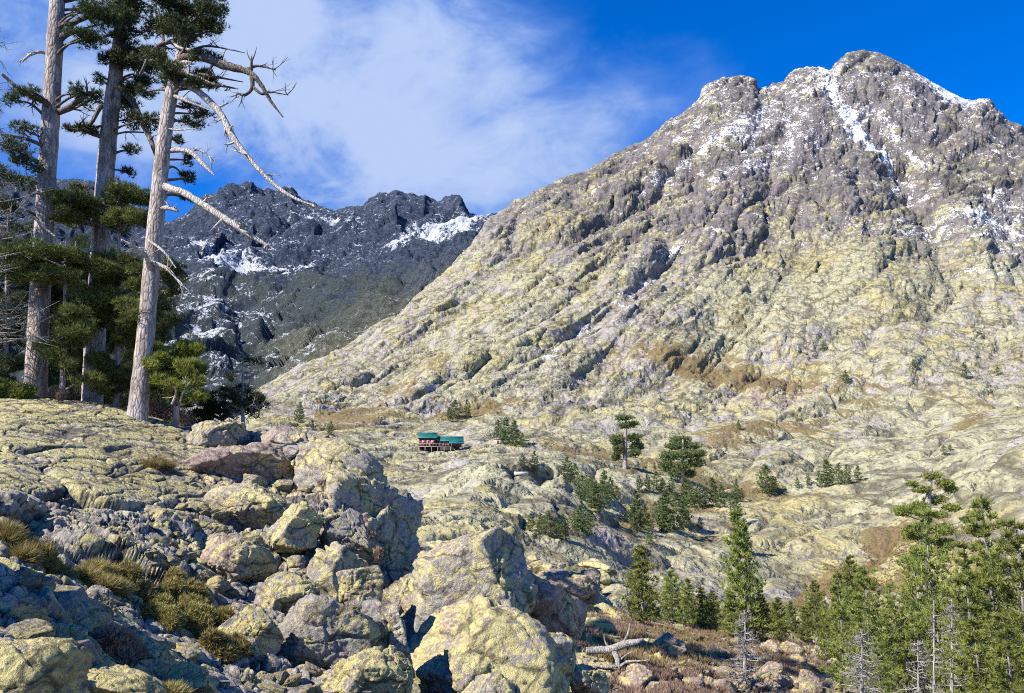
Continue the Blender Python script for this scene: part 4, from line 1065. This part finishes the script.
# ------------------------------------------------------------------ young pines and conifers
yk = [Kind('pine_tree', *pine_arrays(300 + i, whorls=17, per=7, tufts=34, width=w_, bl=.034, bw=.0052, nb=8, low=lw, ragged=.45), M_SAP, M_NYOUNG) for i, (w_, lw) in enumerate(((.20, .10), (.24, .16), (.17, .12)))]
mk = [Kind('conifer', *pine_arrays(320 + i, whorls=15, per=8, tufts=26, width=w_, bl=.05, bw=.010, nb=6, low=.08, ragged=.3), M_SAP, M_NYOUNG) for i, w_ in enumerate((.22, .27, .19))]
fk = [Kind('conifer', *pine_arrays(340 + i, whorls=11, per=7, tufts=12, width=w_, bl=.085, bw=.024, nb=5, low=.03, ragged=.3), M_SAP, M_NFAR) for i, w_ in enumerate((.20, .26, .33))]
YP = [  # the cluster at the lower right: px, base py, top py, width factor, Y, label
 (845, 694, 570, 1.0, 40, 'young pine at the left end of the pine cluster in the lower right'),
 (872, 712, 566, 1.15, 37, 'broad bright young pine second from the left end of the pine cluster'),
 (900, 716, 582, 1.15, 36, 'young pine just right of the grey brushy sapling in the pine cluster'),
 (924, 705, 548, .95, 42, 'young pine right under the flat-topped tall pine'),
 (950, 735, 508, .9, 39, 'tall young pine behind the thin white bare trunk'),
 (978, 742, 540, 1.1, 36, 'brownish-tipped young pine right of the thin white bare trunk'),
 (1004, 735, 496, 1.0, 40, 'tallest young pine near the right edge of the picture'),
 (1030, 750, 520, 1.1, 37, 'young pine cut off by the right edge of the picture'),
 (985, 760, 602, 1.25, 31, 'low bushy pine at the bottom edge near the right corner'),
 (1018, 770, 610, 1.2, 30, 'dark bushy pine in the bottom right corner'),
 (885, 735, 640, 1.3, 34, 'low pine at the bottom edge below the broad bright pine'),
 (826, 668, 592, .9, 48, 'small pine standing apart left of the pine cluster'),
 (912, 680, 596, 1.1, 46, 'small pine deep in the middle of the pine cluster'),
 (1000, 700, 556, 1.2, 47, 'pine standing behind the right part of the pine cluster'),
]
for i, (px, py, top, wf, Y, lab) in enumerate(YP):
    b = hit(px, py, Y * .85, Y * 1.15); y2 = b.y; tz = P3(px, top, y2)[2]
    yk[i % 3].place(b - Vector((0, 0, .1)), max(tz - b.z, 1), wf * random.uniform(.78, .95), lab, 'pine tree', 'young pines of the cluster at the lower right')
MP = [
 (644, 627, 545, 1.05, 60, 'solitary tall conifer above the fallen branch'), (672, 624, 570, 1.0, 62, 'conifer right of the solitary tall one'), (690, 627, 578, 1.0, 64, 'bushy conifer third in the row right of the solitary one'),
 (703, 628, 586, 1.1, 60, 'low dense conifer left of the tallest mid-slope conifer'), (716, 630, 590, 1.1, 60, 'low conifer at the left foot of the tallest mid-slope conifer'),
 (748, 642, 510, .72, 58, 'tallest narrow dark conifer on the middle slope'), (733, 638, 590, 1.1, 57, 'brownish low conifer at the left foot of the tallest conifer'), (764, 640, 590, 1.1, 57, 'low conifer touching the right of the tallest conifer'),
 (779, 640, 596, 1.2, 60, 'round dark conifer right of the tallest conifer'), (806, 643, 606, 1.2, 58, 'dark conifer below the grassy slope, left of the pine cluster'), (818, 640, 580, .9, 66, 'upright conifer behind the dark round one, left of the pine cluster'),
 (792, 632, 600, 1.2, 70, 'small conifer between the round dark one and the pine cluster'), (838, 640, 586, 1.0, 66, 'conifer behind the left end of the pine cluster'), (855, 632, 556, .8, 70, 'thin yellowish conifer behind the left end of the pine cluster'),
]
for i, (px, py, top, wf, Y, lab) in enumerate(MP):
    b = hit(px, py, Y * .75, Y * 1.4); tz = P3(px, top, b.y)[2]
    mk[i % 3].place(b - Vector((0, 0, .1)), max(tz - b.z, 1), wf, lab, 'conifer', 'conifers along the foot of the middle slope')
FP = [(523, 470, 12), (534, 475, 19), (567, 484, 23), (575, 484, 17), (548, 479, 8), (583, 501, 21), (592, 507, 27), (605, 499, 24), (611, 499, 18), (597, 513, 25), (580, 537, 27), (588, 538, 22), (548, 545, 22), (563, 555, 22), (531, 545, 15),
      (639, 532, 32), (633, 527, 22), (668, 532, 35), (677, 530, 33), (686, 527, 25), (662, 528, 25), (656, 520, 14), (640, 493, 14), (648, 492, 15), (657, 491, 17), (663, 492, 12), (672, 494, 14), (685, 507, 26), (692, 508, 20), (698, 509, 22),
      (705, 508, 18), (713, 507, 25), (722, 508, 20), (731, 505, 10), (737, 502, 17), (742, 502, 12), (766, 495, 24), (774, 494, 14), (738, 527, 25), (797, 489, 9), (809, 487, 10), (828, 487, 24), (820, 488, 14), (840, 485, 18), (847, 485, 18),
      (858, 481, 13), (824, 352, 10), (846, 384, 12), (965, 378, 14), (914, 368, 8), (907, 300, 7), (998, 376, 8), (739, 430, 9), (751, 443, 5), (455, 419, 17), (467, 419, 17), (449, 421, 12), (505, 444, 24), (515, 446, 22), (498, 440, 18), (522, 447, 12),
      (299, 422, 18), (311, 441, 18), (297, 441, 14), (330, 436, 12), (286, 441, 12), (604, 508, 20), (617, 500, 12), (645, 530, 22), (650, 545, 14), (574, 530, 16), (556, 550, 18), (700, 530, 10), (747, 555, 30), (739, 552, 20), (430, 474, 6), (418, 470, 5), (655, 470, 6), (944, 455, 9), (950, 452, 6), (540, 545, 18), (690, 500, 16)]


def where(px, py, h):
    if px < 340: return 'small conifer on the slope beyond the dead tree at the left', 'small conifers beyond the left outcrop'
    if py < 400: return 'lone small conifer high on the rocky mountainside', 'lone conifers high on the mountainside'
    if px < 470 and py < 430: return 'small conifer standing above the green-roofed refuge', 'conifers above the refuge'
    if px < 525 and py < 450: return 'conifer in the clump right of the green-roofed refuge', 'conifers right of the refuge'
    if px > 760: return 'small conifer in the row on the right-hand rock shelf', 'conifers on the right-hand rock shelf'
    if py > 508 and px < 600: return 'dark conifer in the hollow right of the yellow knoll', 'conifers in the hollow right of the yellow knoll'
    if px < 625: return 'dark conifer along the gully that runs down from the refuge', 'conifers along the gully below the refuge'
    if py > 515: return 'dark bushy conifer in front of the rounded yellow slabs', 'conifers in front of the yellow slabs'
    return 'small dark conifer in the belt below the two flat-crowned pines', 'conifers below the flat-crowned pines'


ORD = ('first second third fourth fifth sixth seventh eighth ninth tenth eleventh twelfth thirteenth fourteenth fifteenth sixteenth seventeenth eighteenth nineteenth twentieth').split()
mem = {}
for q_ in FP: mem.setdefault(where(*q_)[1], []).append(q_)
for v_ in mem.values(): v_.sort()
for i, (px, py, h) in enumerate(FP):
    b = hit(px, py, 85); s = b.y / F; lab, grp = where(px, py, h)
    kq = mem[grp].index((px, py, h)); lab += ', ' + ('leftmost' if kq == 0 else 'rightmost' if kq == len(mem[grp]) - 1 else ORD[kq] + ' from the left')
    hh = h * s * 1.12
    fk[0 if h > 22 and i % 2 else (1 if i % 3 else 2)].place(b - Vector((0, 0, .04 * hh)), hh, random.uniform(.85, 1.25), lab, 'conifer', grp)


def flat_pine(label, px, py, top, lean, clumps, seed, ymin, tw=5, mn=M_NFAR, bark=M_BARK):
    b = hit(px, py, ymin); Y = b.y; s = Y / F; rng = np.random.default_rng(seed); r = empty('pine_tree', b); o = np.array(b)
    P = [P3(px, py + 3, Y) - o, P3(px + lean * .4, (py + top) / 2, Y) - o, P3(px + lean, top, Y) - o]
    g = Bag(); g.tube(P, [tw * s / 2, tw * s * .38, tw * s * .18], n=18, sides=10, rng=rng); g.mi = 1; lb = g
    S = spline(P, 60); nd = Bag()
    for (x, y, w_, h_) in clumps:
        c = P3(x, y, Y) - o + np.array([0, rng.normal() * w_ * s * .5, 0]); m = int(560 * (w_ * h_ / 80) + 100)
        v = rand_unit(m, rng) * rng.uniform(.3, 1, (m, 1)); Pn = c + v * np.array([w_, w_ * .9, h_]) * s
        nd.blades(Pn, v * .4 + np.array([0, 0, .8]), 4, 2.6 * s, .75 * s, rng, .8)
        k = np.argmin(np.abs(S[:, 2] - (c[2] - .3 * abs(c[0] - S[30, 0]))))
        lb.tube([S[k], (S[k] + c) / 2 + np.array([0, 0, -.05 * w_ * s]), c], [.9 * s, .6 * s, .25 * s], n=8, sides=5, rng=rng)
    g.build('trunk', [bark, M_SAP], r); nd.build('crown', mn, r)
    return tag(r, label, 'pine tree')


flat_pine('tall pine with a bare white trunk and flat crown tiers in the mid valley', 625, 470, 420, 1, [(624, 418, 11, 2.6), (626, 426, 9, 3), (633, 424, 7, 2), (617, 440, 8, 6), (634, 438, 9, 4), (638, 446, 8, 5), (619, 450, 7, 6), (634, 454, 7, 4), (616, 457, 5, 4)], 61, 150, 5)
flat_pine('broad dark umbrella-crowned pine right of the white-trunked one', 682, 484, 440, 1, [(682, 439, 13, 3.5), (676, 446, 12, 4), (692, 446, 12, 4), (698, 454, 9, 4), (670, 456, 11, 5), (685, 455, 13, 5), (667, 466, 9, 6), (696, 463, 10, 5), (682, 466, 10, 4), (674, 474, 7, 5), (690, 474, 7, 4)], 62, 150, 6)
flat_pine('tall old pine with layered flat crown rising above the young pines', 922, 600, 470, 9, [(905, 510, 17, 5), (914, 506, 10, 4), (898, 514, 9, 3), (932, 476, 11, 4), (943, 484, 10, 5), (950, 490, 7, 4), (922, 490, 10, 4), (912, 484, 7, 2.5), (938, 500, 13, 5), (950, 508, 10, 4),
          (934, 515, 11, 4), (920, 536, 14, 5), (908, 530, 9, 4), (940, 530, 12, 6), (950, 545, 12, 6), (925, 552, 12, 5), (908, 560, 8, 4), (965, 520, 7, 3)], 63, 52, 10, M_NYOUNG)
# ------------------------------------------------------------------ the green-roofed refuge
def plain(name, c, rough=.8, n_amt=.25, sc_=3, spec=.3):
    m, g = mat_new(name); P = g.n('ShaderNodeTexCoord').outputs['Object']; nz_ = g.noise(P, sc_, 5, .6)
    d = tuple(v * (1 - n_amt) for v in c); l_ = tuple(min(1, v * (1 + n_amt)) for v in c)
    finish(g, g.mix(g.ramp(nz_, .35, .65), d, l_), rough, nz_, .3, .02, spec); return m


def box(bag, x0, x1, y0, y1, z0, z1):
    V = np.array([(x, y, z) for z in (z0, z1) for y in (y0, y1) for x in (x0, x1)], float)
    bag.add(V, np.array([[0, 2, 3, 1], [4, 5, 7, 6], [0, 1, 5, 4], [2, 6, 7, 3], [0, 4, 6, 2], [1, 3, 7, 5]]))


def wedge_roof(bag, x0, x1, y0, y1, z0, z1, th=.18, hip=0):
    """gable roof, ridge along x"""
    ym = (y0 + y1) / 2
    for zt, sgn in ((0, 1),):
        V = np.array([(x0, y0, z0), (x1, y0, z0), (x1 - hip, ym, z1), (x0 + hip, ym, z1), (x0, y1, z0), (x1, y1, z0),
                      (x0, y0, z0 - th), (x1, y0, z0 - th), (x0, y1, z0 - th), (x1, y1, z0 - th)], float)
        bag.add(V, np.array([[0, 1, 2, 3], [3, 2, 5, 4], [6, 7, 1, 0], [4, 5, 9, 8], [6, 8, 9, 7]]), np.array([[0, 3, 4], [1, 5, 2]]))


M_ROOF = plain('teal_sheet_roof', (.015, .13, .125), .5, .25, .4); M_WALL = plain('maroon_boards', (.10, .038, .036), .8, .25)
M_PINK = plain('faded_pink_shutter', (.52, .24, .22), .8, .2); M_DWOOD = plain('dark_underfloor', (.04, .035, .035), .9, .2); M_GLASS = plain('window_glass', (.05, .06, .08), .15, .1, 3, .6)
M_WOOD = plain('weathered_wood', (.33, .28, .23), .85, .25); M_STONE = plain('hut_stone', (.42, .33, .30), .9, .3, 2); M_CONC = plain('pale_concrete', (.46, .44, .41), .85, .12)
b = hit(440, 450, 120); b = at(440, 449.5, b.y - 2); q_ = b.y / F     # metres per pixel there
rf = empty('mountain_refuge', b); tag(rf, 'mountain refuge with two teal roofs and maroon walls on a deck, on the rocky slope', 'refuge')
def mk(name, mat, f, parent=rf):
    g = Bag(); f(g); return g.build(name, mat, parent, smooth=False)
u = q_
wl = mk('wall', M_WALL, lambda g: (box(g, -21 * u, -4 * u, 0, 9 * u, 3 * u, 12 * u)))
mk('wall', M_WALL, lambda g: box(g, -4 * u + .01, 21 * u, 2.0 * u, 10 * u, 3 * u, 9.5 * u))
mk('roof', M_ROOF, lambda g: wedge_roof(g, -22.5 * u, -3.2 * u, -1.6 * u, 10.5 * u, 11.6 * u, 17.2 * u))
mk('roof', M_ROOF, lambda g: wedge_roof(g, -3.0 * u, 23 * u, .4 * u, 11.5 * u, 8.6 * u, 13.6 * u))
mk('porch_roof', M_ROOF, lambda g: wedge_roof(g, 9 * u, 23.5 * u, -3.2 * u, 4 * u, 6.2 * u, 8.4 * u))
mk('underfloor', M_DWOOD, lambda g: (box(g, -20.4 * u, -5 * u, .4 * u, 8 * u, -6 * u, 3 * u), box(g, -5 * u, 19 * u, 2.4 * u, 9 * u, -6 * u, 3 * u)))
mk('deck', M_WOOD, lambda g: box(g, -22 * u, 12 * u, -4.5 * u, 0, 2.4 * u, 3.0 * u))
def rail(g):
    box(g, -22 * u, 12 * u, -4.5 * u, -4.3 * u, 5.3 * u, 5.6 * u)
    for k in range(12): box(g, (-22 + k * 3.05) * u, (-21.7 + k * 3.05) * u, -4.48 * u, -4.3 * u, 3 * u, 5.3 * u)
mk('railing', M_WOOD, rail)
for k in range(6):
    x = (-21 + k * 6.3) * u
    mk('post', M_WOOD, lambda g: box(g, x, x + .5 * u, -4.2 * u, -3.7 * u, -5 * u, 2.4 * u))
for (x, y, z, w_, h_) in ((-18, 0, 5.8, 3, 3.6), (-13.4, 0, 5.8, 3, 3.6), (-8.8, 0, 5.8, 3, 3.6), (-1.5, 2.0, 4.6, 2.6, 2.8), (2.6, 2.0, 4.6, 2.6, 2.8), (6.6, 2.0, 4.6, 2.6, 2.8)):
    w1 = mk('window', M_PINK, lambda g: box(g, x * u, (x + w_) * u, (y - .25) * u, y * u, z * u, (z + h_) * u))
    mk('pane', M_GLASS, lambda g: box(g, (x + .9) * u, (x + w_ - .9) * u, (y - .32) * u, (y - .24) * u, (z + .5) * u, (z + h_ - .5) * u), w1)
mk('door', M_PINK, lambda g: box(g, -11.2 * u, -9.4 * u, -.2 * u, 0, 3 * u, 8.2 * u))
mk('stairs', M_WOOD, lambda g: [box(g, (12 + k * .8) * u, (12.8 + k * .8) * u, -3 * u, -1 * u, (1.6 - k * .8) * u, (2.4 - k * .8) * u) for k in range(5)])
b = hit(500, 444, 120); b = at(500, 443.5, b.y - 1); u = b.y / F
hut = empty('stone_hut', b); tag(hut, 'small pinkish stone hut with a pale flat roof beside the conifers right of the refuge', 'hut')
mk('wall', M_STONE, lambda g: box(g, -6 * u, 4 * u, 0, 6 * u, -1.5 * u, 4.2 * u), hut)
mk('roof', M_CONC, lambda g: box(g, -6.6 * u, 4.6 * u, -.6 * u, 6.6 * u, 4.2 * u, 4.8 * u), hut)
mk('door', M_DWOOD, lambda g: box(g, -3 * u, -1.4 * u, -.12 * u, 0, -1 * u, 3 * u), hut)
b = hit(521, 475, 100); u = b.y / F; b = at(521, 474, b.y - 1)
tk = Bag(); box(tk, -7 * u, 7 * u, 0, 4 * u, -1 * u, 2.2 * u); tk = tk.build('water_tank', M_CONC, None, False); tk.location = b
tag(tk, 'low pale concrete tank on the slope left of two small conifers', 'water tank')

# ------------------------------------------------------------------ fallen branch
def fallen(label, base, segs, seed):
    rng = np.random.default_rng(seed); Y = base.y; o = np.array(base); g = Bag()
    for L in segs:
        pts = [P3(x, y, Y + dy) - o for x, y, w_, dy in L]; g.tube(pts, [w_ * Y / F / 2 for _, _, w_, _ in L], n=8 * len(L), sides=9, lump=.10, rng=rng)
    t = g.build('fallen_branch', M_SNAG); t.location = base
    tag(t, label, 'driftwood')


fb = hit(605, 664, 16, 60)
fb = Vector((fb.x, fb.y, fb.z))
fallen('bleached forked fallen branch lying on the heath at the bottom centre', fb,
       [[(586, 651, 7, 0), (600, 650, 7, 0), (612, 649, 7.5, -.1), (625, 644, 7, -.2), (636, 642, 5.5, -.3), (643, 639, 2, -.3)],
        [(613, 650, 6, -.1), (617, 658, 5, -.2), (618, 667, 4, -.3)], [(619, 666, 3.4, -.3), (606, 667, 3, -.3), (594, 665, 2, -.2)],
        [(618, 668, 3, -.3), (627, 662, 2.6, -.3), (640, 661, 2, -.4), (650, 660, 1, -.4)], [(609, 648, 2.4, 0), (605, 641, 1.8, 0), (604, 634, .7, 0)], [(623, 644, 2.4, -.2), (628, 633, 1.8, -.2), (630, 623, .7, -.2)],
        [(618, 662, 2.4, -.2), (626, 655, 1.4, -.2), (633, 651, .6, -.3)]], 71)

# ------------------------------------------------------------------ bushes and tufts among the rocks
def bush(label, px, py, w_, h_, ymin, ymax, mat, seed, cat='bush', n=1.0, grassy=False, name='bush', group=None):
    rng = np.random.default_rng(seed); b = hit(px, py + h_ * .3, ymin, ymax); s = b.y / F; g = Bag(); W, Hh = w_ * s / 2, h_ * s
    k = int(9 * n) + 3; cs = np.stack([rng.uniform(-1, 1, k) * W * .75, rng.uniform(-1, 1, k) * W * .7, rng.uniform(.05, .45, k) * Hh], 1)
    for c in cs:
        gz = ground_z(b.x + c[0], b.y + c[1]) - b.z; c = c + np.array([0, 0, np.clip(gz, -.3, .5)])
        m = int(170 * n); rad = .42 * min(W, Hh * 1.3)
        if grassy:
            P = c + rand_unit(m, rng) * rng.uniform(0, 1, (m, 1)) * np.array([rad, rad, .03]) - np.array([0, 0, .25 * Hh]); D_ = (P - c) * 1.2 / rad + np.array([0, 0, 1.2])
            g.blades(P, D_, 4, .40 * Hh + .04, .010, rng, .5)
        else:
            v = rand_unit(m, rng) * rng.uniform(.3, 1, (m, 1)); g.blades(c + v * rad, v * .7 + np.array([0, 0, .6]), 6, .07, .014, rng, .8)
    o = g.build(name, mat); o.location = b
    return tag(o, label, cat, group)


bush('rounded straw tuft growing in a cleft below the yellow slab', 156, 462, 24, 18, 14, 25, M_STRAW, 81, 'grass tuft', 1.2, True, 'grass_tuft')
bush('pale straw bush at the left edge above the shaded trough', 14, 540, 44, 26, 8.5, 14, M_STRAW, 82, 'bush', 1.3, True)
bush('straw and green bush just right of the one at the left edge', 46, 556, 40, 22, 8.5, 14, M_HEATH, 83, 'bush', 1.3)
bush('bright straw-yellow bush at the upper left of the broom patch', 98, 572, 52, 26, 9, 14, M_STRAW, 84, 'bush', 1.5, True)
bush('golden broom bush beside the bright straw-yellow one', 135, 580, 44, 28, 9, 14, M_HEATH, 85, 'bush', 1.6)
bush('darker broom bush at the top right of the broom patch', 182, 597, 46, 30, 9, 14, M_HEATH, 86, 'bush', 1.8)
bush('large olive broom bush in the middle of the broom patch', 205, 620, 50, 36, 9, 14, M_HEATH, 87, 'bush', 1.9)
bush('broom bush at the lower right end of the broom patch', 226, 645, 40, 32, 8.5, 13, M_HEATH, 88, 'bush', 1.6)
bush('small broom bush below the golden one', 165, 612, 34, 20, 8.5, 13, M_HEATH, 89, 'bush', 1.3)
bush('dark dry bush in the shade of the lower left trough', 115, 640, 60, 30, 6.5, 10, M_RUST, 90, 'bush', 1.4)
bush('dry straw tuft on the bottom edge at the lower left', 160, 690, 50, 22, 6, 10, M_STRAW, 91, 'grass tuft', 1.2, True, 'grass_tuft')
bush('dull brown bush hanging over the edge of the gully', 372, 548, 26, 26, 14, 22, M_RUST, 92, 'bush', 1.1)
bush('olive tussock strip behind the pointed grey boulder', 500, 572, 44, 14, 24, 50, M_HEATH, 93, 'bush', 1.2)
bush('green grassy bush at the foot of the leftmost trunk', 14, 392, 44, 16, 22, 27, M_NBRIGHT, 94, 'bush', 1.5)
bush('reddish dry bush between the leftmost and middle trunks', 60, 392, 26, 18, 23, 28, M_RUST, 95, 'bush', 1.3)
bush('twiggy grey bush at the foot of the bright bushy pine', 170, 412, 50, 18, 22, 27, M_RUST, 96, 'bush', 1.2)

# heath and dry grass: cover nobody could count
def cover(name, label, areas, mat, seed, ln, wd, ymin, ymax, per=1.0, nb=6, spread=.6):
    rng = np.random.default_rng(seed); P = []
    for (cx, cy, rx, ry, cnt) in areas:
        sel = np.where((((PXG - cx) / rx) ** 2 + ((PYG - cy) / ry) ** 2 < 1) & (GY > ymin) & (GY < ymax) & (fbm(GX * .9, GY * .9, 3, 555) > -.12))
        if len(sel[0]) == 0: continue
        k = rng.integers(0, len(sel[0]), int(cnt * per)); P.append(np.stack([GX[sel][k], GY[sel][k], GZ[sel][k]], 1))
    P = np.concatenate(P); P += rng.normal(size=P.shape) * .03; dist = P[:, 1:2] / F
    g = Bag(); g.blades(P, np.tile([0, 0, 1.2], (len(P), 1)), nb, ln, wd, rng, spread)
    o = g.build(name, mat); tag(o, label, 'ground cover', None, 'stuff')


cover('heath', 'reddish dry heath between the pale rocks left of the young pines', [(660, 640, 90, 26, 9000), (735, 668, 90, 26, 9000), (800, 650, 50, 24, 4000), (640, 620, 60, 12, 2500), (690, 690, 120, 20, 6000)], M_RUST, 401, .22, .03, 22, 75)
cover('dry_grass', 'straw coloured dry grass between the rocks and young pines', [(700, 650, 110, 22, 6000), (880, 560, 60, 30, 5000), (860, 610, 70, 30, 5000), (540, 580, 60, 14, 3000), (780, 620, 80, 16, 3000), (930, 540, 60, 30, 4000)], M_STRAW, 402, .30, .03, 24, 140)
